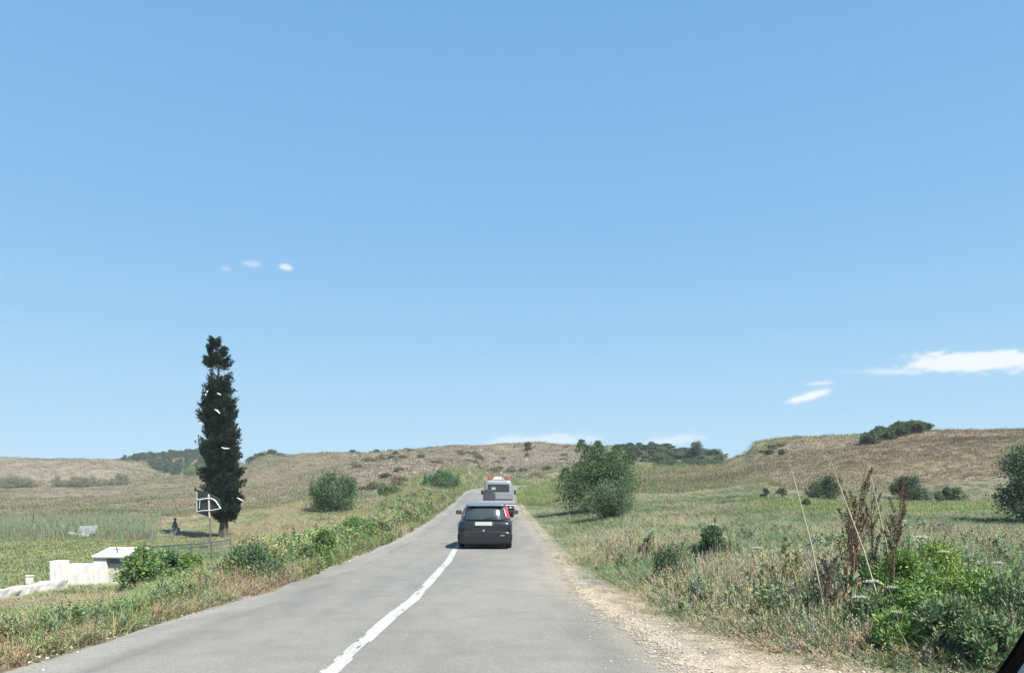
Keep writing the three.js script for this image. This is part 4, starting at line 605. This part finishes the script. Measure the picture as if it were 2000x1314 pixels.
// ------------------------------------------------------------------ the walled white tomb and what stands round it
const rough = grain(256, (u, v) => { const k = 0.86 + 0.2 * (tf(u, v, 5, 5, 111) - 0.5) + 0.1 * (tf(u, v, 60, 2, 121) - 0.5); return [k, k, k * 0.985]; });
const whiteMat = std({ color: lin(0.72, 0.72, 0.70), map: rough, bumpMap: rough, bumpScale: 0.006, roughness: 0.85 });
const stoneMat = std({ color: lin(0.24, 0.26, 0.29), map: rough, bumpMap: rough, bumpScale: 0.01, roughness: 0.9 });
{
  const d = 22, m = d / 1444, o = U(185, d), gx = (u) => (u - 185) * m, gy = (v) => EYE + (990 - v) * m - o[1];
  const t = thing('white_tomb', 'white painted tomb with low wall, posts and a sloping slab roof', 'tomb', o);
  const blk = (name, u0, u1, v, depth, z, mat = whiteMat, foot = -0.25) => part(name, rbox(gx(u1) - gx(u0), gy(v) - foot, depth, (gx(u0) + gx(u1)) / 2, (gy(v) + foot) / 2, z, 0.015), mat, t);
  blk('post', 107, 132, 1094, 0.36, 0.1); blk('post', 150, 167, 1090, 0.26, -1.15); blk('front_wall', 132.2, 184, 1103, 0.2, 0.08); blk('back_wall', 108, 149.8, 1106, 0.2, -1.12);
  part('side_wall', rbox(0.2, gy(1104) + 0.25, 0.85, gx(114), (gy(1104) - 0.25) / 2, -0.53, 0.015), whiteMat, t);
  blk('pillar', 184.2, 210, 1088.5, 0.8, -0.3); blk('panel', 210.2, 250, 1100, 0.62, -0.34, std({ color: lin(0.52, 0.50, 0.42), map: rough, roughness: 0.9 })); blk('pillar', 250.2, 262, 1088.5, 0.7, -0.34);
  const roof = part('roof_slab', rbox(gx(264) - gx(182), 0.075, 1.0, 0, 0, 0, 0.02), whiteMat, t); roof.position.set((gx(264) + gx(182)) / 2 + 0.02, gy(1081) + 0.01, -0.32); roof.rotation.x = 0.21;
  const dark = std({ color: lin(0.10, 0.11, 0.11), roughness: 0.6 });
  part('cross', merge([rbox(0.24, 0.02, 0.03, 0, 0.12, 0, 0.005), rbox(0.03, 0.22, 0.03, 0, 0.07, 0.001, 0.005)]), dark, roof).position.set(-0.02, 0.03, 0.16);
  // low whitewashed kerb
  const k0 = U(-60, 16.8), k1 = U(122, 20.8), n = 9, kerb = thing('kerb_wall', 'low whitewashed kerb wall running along the grass at the left edge', 'wall', k0), L = Math.hypot(k1[0] - k0[0], k1[2] - k0[2]), an = Math.atan2(-(k1[2] - k0[2]), k1[0] - k0[0]), R = rng(8);
  const bl = new THREE.BoxGeometry(L, 0.5, 0.3, 70, 8, 5), bp = bl.attributes.position; for (let q = 0; q < bp.count; q++) { const X = bp.getX(q), Yy = bp.getY(q), Z = bp.getZ(q), f = clamp(X / L + 0.5), base = land(lerp(k0[0], k1[0], f), lerp(k0[2], k1[2], f)) - k0[1]; bp.setXYZ(q, X, base + 0.02 + Yy + (Yy > 0.2 ? 0.16 : 0.05) * (fbm(X * 1.7, Z * 4 + 3, 4, 141) - 0.5), Z + 0.10 * (fbm(X * 2.4, Yy * 5, 3, 142) - 0.5)); } bl.rotateY(an); bl.translate((k1[0] - k0[0]) / 2, 0, (k1[2] - k0[2]) / 2); bl.computeVertexNormals(); part('wall', bl, whiteMat, kerb);
  const sp = U(57, 21.5); const st = thing('short_post', 'short white post just behind the kerb wall', 'post', sp); part('shaft', rbox(0.15, 0.5, 0.15, 0, 0.05, 0, 0.015), whiteMat, st); part('cap', rbox(0.18, 0.04, 0.18, 0, 0.32, 0, 0.01), whiteMat, st);
  // fallen grey slabs
  const s1 = U(167, 45), sl = thing('fallen_slab', 'tilted grey grave slab lying in the grass beyond the tomb', 'slab', s1);
  const a = part('slab', rbox(1.0, 0.1, 0.95, 0.15, 0.42, 0, 0.03), stoneMat, sl); a.rotation.set(0.55, 0.25, -0.10); const b = part('kerbstone', rbox(1.25, 0.16, 0.3, 0, 0.12, 0.55, 0.03), whiteMat, sl); b.rotation.set(0, -0.2, -0.12); const c = part('kerbstone', rbox(0.6, 0.14, 0.24, -0.42, 0.22, 0.4, 0.03), whiteMat, sl); c.rotation.set(0.2, 0.5, 0.25);
  const s2 = U(80, 56), sm = thing('flat_slab', 'pale flat slab half hidden in the tall grass at the left', 'slab', s2); const e = part('slab', rbox(0.9, 0.09, 0.7, 0, 0.5, 0, 0.03), stoneMat, sm); e.rotation.x = 0.5; part('foot', rbox(0.8, 0.5, 0.2, 0, 0.15, -0.1, 0.03), stoneMat, sm);
  // small pointed monument
  const f = thing('grave_monument', 'small dark pointed grave monument on a blue grey plinth', 'monument', U(341, 48)), blue = std({ color: lin(0.17, 0.22, 0.24), map: rough, roughness: 0.8 });
  part('plinth', rbox(0.46, 0.62, 0.46, 0, 0.2, 0, 0.02), blue, f); const cone = new THREE.CylinderGeometry(0.075, 0.22, 0.46, 4, 1); cone.rotateY(Math.PI / 4); cone.translate(0, 0.74, 0); part('spire', cone, std({ color: lin(0.035, 0.045, 0.05), roughness: 0.6 }), f); const ball = new THREE.LatheGeometry([[0.001, 0], [0.05, 0.02], [0.085, 0.09], [0.07, 0.16], [0.03, 0.2], [0.001, 0.21]].map((q) => new THREE.Vector2(...q)), 12); ball.translate(0, 0.97, 0); part('finial', ball, std({ color: lin(0.05, 0.07, 0.05), roughness: 0.6 }), f);
  // dead leaning branch
  const br = new MB(); br.tube([[0, -0.2, 0], [0.06, 0.5, 0], [0.14, 1.0, 0.05], [0.15, 1.7, 0.1]], [0.045, 0.035, 0.025, 0.01], 6, [0.07, 0.055, 0.045]); br.tube([[0.13, 0.95, 0.05], [0.02, 1.3, 0.1]], [0.015, 0.006], 5, [0.07, 0.055, 0.045]);
  const brt = thing('dead_branch', 'thin dark bare branch standing in the tall grass at the left', 'branch', U(61, 48)); part('stem', br.geo(true), barkMat, brt);
  for (const [u, dd, h, label] of [[563, 30, 1.15, 'dark curved dead stalk left of the reedy bush'], [577, 33, 1.0, 'straight dark stalk beside the curved one'], [722, 42, 1.2, 'dark leaning stalk on the left verge under the bush']]) { const q = new MB(); q.tube([[0, -0.1, 0], [0.02, h * 0.6, 0], [-0.10, h, 0]], [0.02, 0.018, 0.006], 5, [0.05, 0.045, 0.035]); part('stem', q.geo(true), barkMat, thing('dead_stalk', label, 'stalk', U(u, dd), 0, 'dead stalks on the left verge')); }
}
{ // low wire fence between the tomb and the cypress
  const A = U(188, 26), B = U(450, 31), n = 7, t = thing('wire_fence', 'low green wire fence on thin posts between tomb and cypress', 'fence', A), postMat = std({ color: lin(0.05, 0.07, 0.06), roughness: 0.6 }), wireMat = std({ color: lin(0.045, 0.09, 0.075), roughness: 0.55 });
  const P = (f) => { const x = lerp(A[0], B[0], f), z = lerp(A[2], B[2], f); return [x - A[0], land(x, z) - A[1], z - A[2]]; }, H = 0.76;
  for (let k = 0; k < n; k++) { const p = P(k / (n - 1)); const g = new THREE.CylinderGeometry(0.022, 0.025, H + 0.25, 8); g.translate(p[0], p[1] + H / 2 - 0.1, p[2]); part('post', g, postMat, t); }
  for (let r = 0; r < 6; r++) { const mb = new MB(), pts = [], rad = []; for (let k = 0; k <= 24; k++) { const p = P(k / 24); pts.push([p[0], p[1] + 0.06 + (H - 0.06) * r / 5 - 0.012 * Math.sin(k / 24 * (n - 1) * Math.PI) ** 2, p[2]]); rad.push(r === 5 ? 0.024 : 0.008); } mb.tube(pts, rad, 5, [1, 1, 1]); const g = mb.geo(true); g.deleteAttribute('color'); part(r === 5 ? 'top_rail' : 'wire', g, r === 5 ? postMat : wireMat, t); }
  const mb = new MB(); for (let k = 1; k < 90; k++) { const p = P(k / 90); mb.tube([[p[0], p[1] + 0.03, p[2]], [p[0], p[1] + H - 0.01, p[2]]], [0.007, 0.007], 4, [1, 1, 1]); } const g = mb.geo(true); g.deleteAttribute('color'); tag(part('upright_wires', g, wireMat, t), null, null, null, 'stuff');
}
{ // post with a bent metal frame and a dark board
  const d = 37, m = d / 1444, o = U(411, d), X = (u) => (u - 411) * m, Y = (v) => EYE + (990 - v) * m - o[1], t = thing('frame_post', 'post carrying a bent white metal frame and dark board beside the cypress', 'post', o);
  const tube = (pts, r, c) => { const mb = new MB(); mb.tube(pts.map((p) => [X(p[0]), Y(p[1]), p[2] ?? 0]), pts.map(() => r), 8, c); return mb.geo(true); };
  const col = std({ vertexColors: true, roughness: 0.7 });
  const post = new MB(); post.tube([[0, -0.2, 0], [X(410), Y(1020), 0], [X(408.5), Y(996), 0]], [0.045, 0.042, 0.055], 8, [0.11, 0.085, 0.065]); part('post', post.geo(true), col, t);
  part('upper_post', tube([[409, 1012, 0.02], [408, 996, 0.02], [407.3, 970, 0.02]], 0.05, [0.34, 0.32, 0.29]), col, t);
  const curve = new THREE.CatmullRomCurve3([[385, 976], [394, 975], [404, 973.5], [414, 974], [421, 978], [426, 985], [431.5, 993]].map(([u, v]) => new THREE.Vector3(X(u), Y(v), 0.07))), arch = new THREE.TubeGeometry(curve, 24, 0.032, 8); part('arch', arch, std({ color: lin(0.52, 0.55, 0.56), roughness: 0.45, metalness: 0.2 }), t);
  const silver = std({ color: lin(0.42, 0.44, 0.44), roughness: 0.5 });
  part('lower_rail', tube([[431, 993, 0.07], [412, 997, 0.07], [399, 997, 0.07], [385, 999, 0.07]], 0.024, [0.42, 0.43, 0.43]), col, t); part('side_rail', tube([[384.5, 960, 0.05], [384.5, 999, 0.05]], 0.024, [0.36, 0.40, 0.38]), col, t); part('stay', tube([[391, 976, 0.07], [389.5, 993, 0.07]], 0.018, [0.40, 0.43, 0.42]), col, t);
  const sh = new THREE.Shape(); [[382, 956], [402, 961], [428, 975], [430, 994], [406, 1009], [384, 1000]].forEach(([u, v], k) => (k ? sh.lineTo(X(u), Y(v)) : sh.moveTo(X(u), Y(v)))); const bd = new THREE.ExtrudeGeometry(sh, { depth: 0.04, bevelEnabled: true, bevelSize: 0.008, bevelThickness: 0.008, bevelSegments: 1 }); bd.translate(0, 0, -0.07); part('board', bd, std({ color: lin(0.014, 0.022, 0.02), roughness: 0.5 }), t);
  const fin = new THREE.LatheGeometry([[0.001, -0.02], [0.06, 0.0], [0.045, 0.05], [0.03, 0.09], [0.001, 0.13]].map((q) => new THREE.Vector2(...q)), 12); fin.translate(X(407.3), Y(970), 0.02); part('finial', fin, silver, t);
  const lamp = rbox(0.1, 0.16, 0.08, X(382), Y(956), 0.06, 0.02); part('bracket', lamp, std({ color: lin(0.02, 0.02, 0.02), roughness: 0.5 }), t);
}

// ------------------------------------------------------------------ vehicles
function loft(rings, caps = true) {                                    // rings of equally many points
  const P = [], I = [], n = rings[0].length; for (const r of rings) for (const p of r) P.push(...p);
  for (let j = 0; j + 1 < rings.length; j++) for (let k = 0; k < n; k++) { const a = j * n + k, b = j * n + (k + 1) % n, c = a + n, d = b + n; I.push(a, b, d, a, d, c); }
  if (caps) for (const [j, flip] of [[0, 1], [rings.length - 1, 0]]) { const c = P.length / 3, m = [0, 0, 0]; for (const p of rings[j]) { m[0] += p[0] / n; m[1] += p[1] / n; m[2] += p[2] / n; } P.push(...m); for (let k = 0; k < n; k++) { const a = j * n + k, b = j * n + (k + 1) % n; I.push(c, flip ? b : a, flip ? a : b); } }
  const g = new THREE.BufferGeometry(); g.setAttribute('position', new THREE.Float32BufferAttribute(P, 3)); g.setIndex(I); g.computeVertexNormals(); return g;
}
const sup = (c, n) => Math.sign(c) * Math.pow(Math.abs(c), 2 / n);
function wheel(parent, x, y, z, r, w, rimMat, tyreMat) {
  const tyre = new THREE.LatheGeometry([[r * 0.6, -w / 2], [r * 0.9, -w / 2], [r, -w * 0.32], [r, w * 0.32], [r * 0.9, w / 2], [r * 0.6, w / 2], [r * 0.6, -w / 2]].map((p) => new THREE.Vector2(...p)), 28); tyre.rotateZ(Math.PI / 2);
  const wh = new THREE.Group(); wh.name = 'wheel'; wh.position.set(x, y, z); parent.add(wh); part('tyre', tyre, tyreMat, wh);
  const disc = new THREE.CylinderGeometry(r * 0.6, r * 0.6, w * 0.7, 20); disc.rotateZ(Math.PI / 2); part('rim', disc, rimMat, wh); return wh;
}
const rubber = std({ color: lin(0.018, 0.018, 0.018), roughness: 0.85 }), rimMat = std({ color: lin(0.35, 0.36, 0.37), roughness: 0.4, metalness: 0.7 }), blackTrim = std({ color: lin(0.012, 0.013, 0.014), roughness: 0.55 });
{ // dark hatchback
  const d = 23.2, xc = px(946.5) * d, t = thing('hatchback_car', 'black hatchback car driving ahead with bright glare on its rear window', 'car', [xc, 0.1, -d]); t.rotation.x = 0.014; t.position.y = 0.094;
  const paint = phys({ color: lin(0.008, 0.009, 0.011), roughness: 0.4, metalness: 0.2, specularIntensity: 0.6, clearcoat: 1, clearcoatRoughness: 0.08 });
  const glass = phys({ color: lin(0.03, 0.042, 0.046), roughness: 0.2, metalness: 0, clearcoat: 1, clearcoatRoughness: 0.14, specularIntensity: 1 });
  const n = 48, ring = (z, hw, y0, y1, e) => { const o = []; for (let k = 0; k < n; k++) { const a = k / n * 2 * Math.PI; o.push([hw * sup(Math.cos(a), e), (y0 + y1) / 2 + (y1 - y0) / 2 * sup(Math.sin(a), e), z]); } return o; };
  part('body', loft([[0.0, 0.62, 0.36, 0.74], [-0.03, 0.76, 0.28, 0.84], [-0.09, 0.82, 0.24, 0.90], [-0.25, 0.862, 0.21, 0.95], [-0.8, 0.872, 0.2, 0.97], [-2.6, 0.872, 0.2, 0.95], [-3.3, 0.86, 0.22, 0.86], [-3.85, 0.80, 0.25, 0.74], [-4.0, 0.62, 0.32, 0.62]].map(([z, hw, y0, y1]) => ring(z, hw, y0, y1, 5.5))), paint, t);
  // cabin: rounded plan at each height; [height, half width, rear z, front z]
  const CAB = [[0.86, 0.83, -0.05, -3.0], [0.95, 0.80, -0.07, -2.85], [1.1, 0.755, -0.13, -2.6], [1.25, 0.70, -0.22, -2.3], [1.37, 0.645, -0.33, -2.0], [1.43, 0.60, -0.45, -1.8], [1.455, 0.50, -0.65, -1.6]];
  const E = 4, cab = (y, a, off = 0) => { let k = 0; while (k < CAB.length - 2 && y > CAB[k + 1][0]) k++; const f = (y - CAB[k][0]) / (CAB[k + 1][0] - CAB[k][0]), hw = lerp(CAB[k][1], CAB[k + 1][1], f) + off, z0 = lerp(CAB[k][2], CAB[k + 1][2], f) + off, z1 = lerp(CAB[k][3], CAB[k + 1][3], f) - off; return [hw * sup(Math.cos(a), E), y, (z0 + z1) / 2 + (z0 - z1) / 2 * sup(Math.sin(a), E)]; };
  part('cabin', loft(CAB.map(([y]) => { const o = []; for (let k = 0; k < 96; k++) o.push(cab(y, k / 96 * 2 * Math.PI)); return o; })), paint, t);
  const patch = (a0, a1, y0, y1, off) => { const P = [], I = [], na = 16, ny = 10; for (let j = 0; j <= ny; j++) for (let i = 0; i <= na; i++) P.push(...cab(lerp(y0, y1, j / ny), lerp(a0, a1, i / na), off)); for (let j = 0; j < ny; j++) for (let i = 0; i < na; i++) { const a = j * (na + 1) + i; I.push(a, a + na + 1, a + na + 2, a, a + na + 2, a + 1); } const g = new THREE.BufferGeometry(); g.setAttribute('position', new THREE.Float32BufferAttribute(P, 3)); g.setIndex(I); g.computeVertexNormals(); return g; };
  const D = Math.PI / 180;
  const rw = part('rear_window', patch(51 * D, 129 * D, 0.94, 1.325, 0.012), glass, t); tag(rw, 'dark rear window catching the sun');
  part('window_seal', patch(49 * D, 131 * D, 0.925, 1.34, 0.006), blackTrim, t);
  for (const s of [0, 1]) part('side_window', patch(s ? 155 * D : 25 * D, s ? 205 * D : -25 * D, 0.98, 1.3, 0.006), glass, t);
  const red = phys({ color: lin(0.5, 0.025, 0.04), roughness: 0.45, clearcoat: 0.25, clearcoatRoughness: 0.3 }), clear = phys({ color: lin(0.55, 0.42, 0.42), roughness: 0.2, clearcoat: 1 });
  for (const s of [0, 1]) { const f = (a) => (s ? 180 * D - a : a); const l = part('tail_light', patch(f(10 * D), f(46 * D), 0.97, 1.29, 0.016), red, t); part('reverse_lens', patch(f(42 * D), f(47 * D), 1.02, 1.27, 0.02), clear, l); }
  part('roof_spoiler', loft([[-0.19, 0.57, 1.345, 1.385], [-0.22, 0.59, 1.34, 1.43], [-0.4, 0.6, 1.36, 1.45], [-0.62, 0.56, 1.38, 1.465]].map(([z, hw, y0, y1]) => ring(z, hw, y0, y1, 4))), phys({ color: lin(0.17, 0.195, 0.235), roughness: 0.35, metalness: 0.5, clearcoat: 1, clearcoatRoughness: 0.1 }), t);
  part('number_plate', rbox(0.53, 0.115, 0.014, -0.03, 0.80, 0.002, 0.005, [-0.25, 0, 0]), std({ color: lin(0.30, 0.32, 0.32), roughness: 0.5 }), t);
  const wiper = new MB(); wiper.tube([[0.0, 0.96, -0.04], [0.25, 1.0, -0.045], [0.42, 1.015, -0.05]], [0.009, 0.008, 0.006], 5, [1, 1, 1]); const wg = wiper.geo(true); wg.deleteAttribute('color'); part('rear_wiper', wg, blackTrim, t);
  const badge = new THREE.CylinderGeometry(0.035, 0.035, 0.015, 20); badge.rotateX(Math.PI / 2); badge.translate(-0.03, 0.585, 0.014); part('badge', badge, std({ color: lin(0.6, 0.6, 0.62), roughness: 0.25, metalness: 0.9 }), t);
  part('bumper', loft([[0.022, 0.66, 0.20, 0.54], [0.012, 0.78, 0.16, 0.57], [-0.05, 0.85, 0.14, 0.58], [-0.3, 0.876, 0.14, 0.58], [-0.38, 0.876, 0.16, 0.57]].map(([z, hw, y0, y1]) => ring(z, hw, y0, y1, 5))), phys({ color: lin(0.010, 0.011, 0.012), roughness: 0.5, clearcoat: 0.5, clearcoatRoughness: 0.15, specularIntensity: 0.5 }), t);
  part('plate_recess', rbox(0.66, 0.17, 0.012, -0.03, 0.80, -0.008, 0.005, [-0.25, 0, 0]), blackTrim, t); for (const s of [-1, 1]) part('reflector', rbox(0.13, 0.045, 0.02, s * 0.56, 0.43, 0.032, 0.008), std({ color: s > 0 ? lin(0.16, 0.16, 0.17) : lin(0.06, 0.012, 0.012), roughness: 0.4 }), t);
  const ex = new THREE.CylinderGeometry(0.03, 0.03, 0.2, 14); ex.rotateX(Math.PI / 2); ex.translate(-0.45, 0.24, -0.08); part('exhaust_pipe', ex, blackTrim, t);
  part('underbody', rbox(1.5, 0.1, 3.5, 0, 0.21, -2.0, 0.03), blackTrim, t);
  for (const s of [-1, 1]) { const mi = part('wing_mirror', rbox(0.2, 0.14, 0.12, s * 0.97, 1.12, -2.2, 0.04), blackTrim, t); part('mirror_glass', rbox(0.15, 0.1, 0.008, s * 0.97, 1.12, -2.137, 0.003), glass, mi); part('mirror_arm', rbox(0.12, 0.05, 0.06, s * 0.85, 1.09, -2.22, 0.02), blackTrim, mi); wheel(t, s * 0.755, 0.305, -0.72, 0.305, 0.19, rimMat, rubber); wheel(t, s * 0.755, 0.305, -3.2, 0.305, 0.19, rimMat, rubber); part('door_handle', rbox(0.03, 0.03, 0.16, s * 0.876, 0.84, -1.5, 0.01), blackTrim, t); part('headlight', rbox(0.26, 0.14, 0.2, s * 0.62, 0.66, -3.88, 0.05), clear, t); }
}
{ // flatbed recovery truck
  const d = 45, xc = px(972.5) * d, t = thing('flatbed_truck', 'grey flatbed truck with red beacons on its cab ahead of the car', 'truck', [xc, 0.72, -d]); t.rotation.x = 0.047; t.rotation.y = 0.012; t.position.y = 0.745;
  const grey = phys({ color: lin(0.22, 0.235, 0.245), roughness: 0.4, metalness: 0.3, clearcoat: 0.5, clearcoatRoughness: 0.2 }), bedMat = std({ color: lin(0.36, 0.355, 0.385), map: rough, roughness: 0.5, metalness: 0.3 }), glass = phys({ color: lin(0.02, 0.028, 0.03), roughness: 0.06, clearcoat: 1 }), steel = std({ color: lin(0.03, 0.028, 0.027), roughness: 0.7 }), red = phys({ color: lin(0.26, 0.05, 0.035), roughness: 0.35, clearcoat: 0.5 }), white = std({ color: lin(0.62, 0.61, 0.60), roughness: 0.6 });
  // bed: boards side by side
  const bed = part('bed', rbox(2.2, 0.07, 4.2, 0, 0.86, -2.15, 0.01), bedMat, t); for (let k = 0; k < 8; k++) part('plank', rbox(0.262, 0.02, 4.14, -0.963 + 0.275 * k, 0.905, -2.15, 0.005), bedMat, bed);
  for (const s of [-1, 1]) part('side_rail', rbox(0.05, 0.12, 4.2, s * 1.125, 0.88, -2.15, 0.01), bedMat, t);
  part('rear_beam', rbox(2.28, 0.06, 0.08, 0, 0.855, -0.005, 0.01), steel, t); part('under_run_rail', rbox(2.2, 0.07, 0.06, 0, 0.79, 0.0, 0.01), white, t);
  for (const s of [-1, 1]) { part('chassis_rail', rbox(0.09, 0.16, 5.6, s * 0.42, 0.66, -2.9, 0.01), steel, t); const lb = part('tail_lamp', rbox(0.34, 0.16, 0.07, s * 0.82, 0.64, 0.0, 0.015), steel, t); part('lens', rbox(0.13, 0.1, 0.02, s * 0.90, 0.645, 0.042, 0.01), red, lb); part('lens', rbox(0.1, 0.09, 0.02, s * 0.76, 0.645, 0.042, 0.01), white, lb); part('lamp_bracket', rbox(0.05, 0.2, 0.05, s * 0.7, 0.73, -0.04, 0.005), steel, t); part('mud_flap', rbox(0.42, 0.38, 0.02, s * 0.82, 0.36, -0.55, 0.005), rubber, t); wheel(t, s * 0.80, 0.36, -1.05, 0.36, 0.36, rimMat, rubber); wheel(t, s * 0.88, 0.36, -5.35, 0.36, 0.22, rimMat, rubber); }
  part('bumper_bar', rbox(1.9, 0.1, 0.08, 0, 0.45, -0.05, 0.02), steel, t); for (const s of [-1, 1]) part('bumper_bracket', rbox(0.06, 0.3, 0.06, s * 0.42, 0.57, -0.1, 0.005), steel, t);
  // cab: narrows towards the roof
  const n = 40, cab = (y, hw, z0, z1) => { const o = []; for (let k = 0; k < n; k++) { const a = k / n * 2 * Math.PI; o.push([hw * sup(Math.cos(a), 9), y, (z0 + z1) / 2 + (z0 - z1) / 2 * sup(Math.sin(a), 9)]); } return o; };
  part('cab', loft([cab(0.5, 0.98, -4.35, -6.1), cab(0.92, 1.02, -4.32, -6.15), cab(1.35, 1.01, -4.32, -6.1), cab(1.75, 0.96, -4.34, -5.8), cab(2.1, 0.87, -4.38, -5.55), cab(2.24, 0.8, -4.45, -5.4), cab(2.27, 0.66, -4.6, -5.25)]), grey, t);
  const win = part('rear_window', rbox(1.32, 0.42, 0.03, 0.02, 1.74, -4.325, 0.01, [-0.03, 0, 0]), glass, t); part('headrest', rbox(0.26, 0.16, 0.02, -0.32, 1.70, -4.303, 0.008), std({ color: lin(0.30, 0.34, 0.35), roughness: 0.8 }), win); part('divider', rbox(0.025, 0.42, 0.012, 0.25, 1.74, -4.304, 0.004), blackTrim, win);
  part('window_seal', rbox(1.40, 0.5, 0.02, 0.02, 1.74, -4.322, 0.008, [-0.03, 0, 0]), blackTrim, t);
  part('lower_panel', rbox(1.1, 0.4, 0.02, 0.35, 1.2, -4.312, 0.01), grey, t); part('shadow_gap', rbox(1.95, 0.05, 0.03, 0, 0.955, -4.305, 0.005), steel, t);
  // dark rounded box against the cab
  const bs = new THREE.Shape(); bs.moveTo(-1.0, 0.95); bs.lineTo(-1.0, 1.45); bs.quadraticCurveTo(-0.98, 1.6, -0.8, 1.64); bs.quadraticCurveTo(-0.28, 1.66, -0.24, 1.2); bs.lineTo(-0.24, 0.95); const bg = new THREE.ExtrudeGeometry(bs, { depth: 0.3, bevelEnabled: true, bevelSize: 0.015, bevelThickness: 0.015, bevelSegments: 2 }); bg.translate(0, 0, -4.27); const box = part('rounded_box', bg, std({ color: lin(0.03, 0.032, 0.035), roughness: 0.6 }), t); for (let k = 0; k < 4; k++) part('rib', rbox(0.025, 0.4, 0.02, -0.88 + 0.16 * k, 1.2, -3.948, 0.006), std({ color: lin(0.09, 0.095, 0.10), roughness: 0.6 }), box);
  // light bar
  part('roof_bar', rbox(1.55, 0.05, 0.12, 0, 2.34, -4.75, 0.015), white, t); for (const s of [-1, 1]) { part('bar_foot', rbox(0.06, 0.14, 0.1, s * 0.6, 2.27, -4.75, 0.01), steel, t); const be = new THREE.LatheGeometry([[0.001, 0.2], [0.06, 0.19], [0.10, 0.13], [0.115, 0.02], [0.12, 0], [0.001, 0]].map((q) => new THREE.Vector2(...q)), 18); be.translate(s * 0.6, 2.36, -4.75); part('beacon', be, red, t); part('beacon_housing', rbox(0.36, 0.1, 0.2, s * 0.57, 2.33, -4.72, 0.02), red, t); }
  part('sign_box', rbox(0.5, 0.12, 0.1, -0.04, 2.42, -4.75, 0.02), white, t);
  for (const s of [-1, 1]) { const mi = part('wing_mirror', rbox(0.13, 0.3, 0.09, s * 1.12, 1.42, -5.5, 0.03), blackTrim, t); part('mirror_arm', rbox(0.14, 0.03, 0.04, s * 1.03, 1.5, -5.52, 0.01), blackTrim, mi); }
  part('windscreen', rbox(1.6, 0.6, 0.02, 0, 1.75, -5.73, 0.008, [0.5, 0, 0]), glass, t);
}

// ------------------------------------------------------------------ corner of the windscreen of the car the picture is taken from
{
  const d = 0.8, m = d / 1444, c = [[1850, 1400], [1905, 1360], [1953, 1310], [1985, 1262], [2012, 1215], [2045, 1140], [2070, 1040]].map(([u, v]) => [(u - 1000) * m, EYE + (990 - v) * m]);
  const t = thing('windscreen_corner', 'black windscreen edge with grey trim in the bottom right corner', 'windscreen edge', [c[2][0], c[2][1], -d]);
  const strip = (in0, in1, depth, z) => { const sh = new THREE.Shape(), o = []; c.forEach((p, k) => { const a = c[Math.max(0, k - 1)], b = c[Math.min(c.length - 1, k + 1)], l = Math.hypot(b[0] - a[0], b[1] - a[1]), nx = (b[1] - a[1]) / l, ny = -(b[0] - a[0]) / l; o.push([p[0] + nx * in0 - c[2][0], p[1] + ny * in0 - c[2][1], p[0] + nx * in1 - c[2][0], p[1] + ny * in1 - c[2][1]]); }); o.forEach((q, k) => (k ? sh.lineTo(q[0], q[1]) : sh.moveTo(q[0], q[1]))); [...o].reverse().forEach((q) => sh.lineTo(q[2], q[3])); const g = new THREE.ExtrudeGeometry(sh, { depth, bevelEnabled: true, bevelSize: 0.001, bevelThickness: 0.001, bevelSegments: 1, curveSegments: 4 }); g.translate(0, 0, z); return g; };
  part('border', strip(0, 0.0125, 0.006, 0), phys({ color: lin(0.003, 0.003, 0.003), roughness: 1, specularIntensity: 0 }), t); part('trim', strip(0.0135, 0.07, 0.03, -0.002), std({ color: lin(0.26, 0.27, 0.29), roughness: 0.8 }), t);
}

renderer.render(scene, camera);
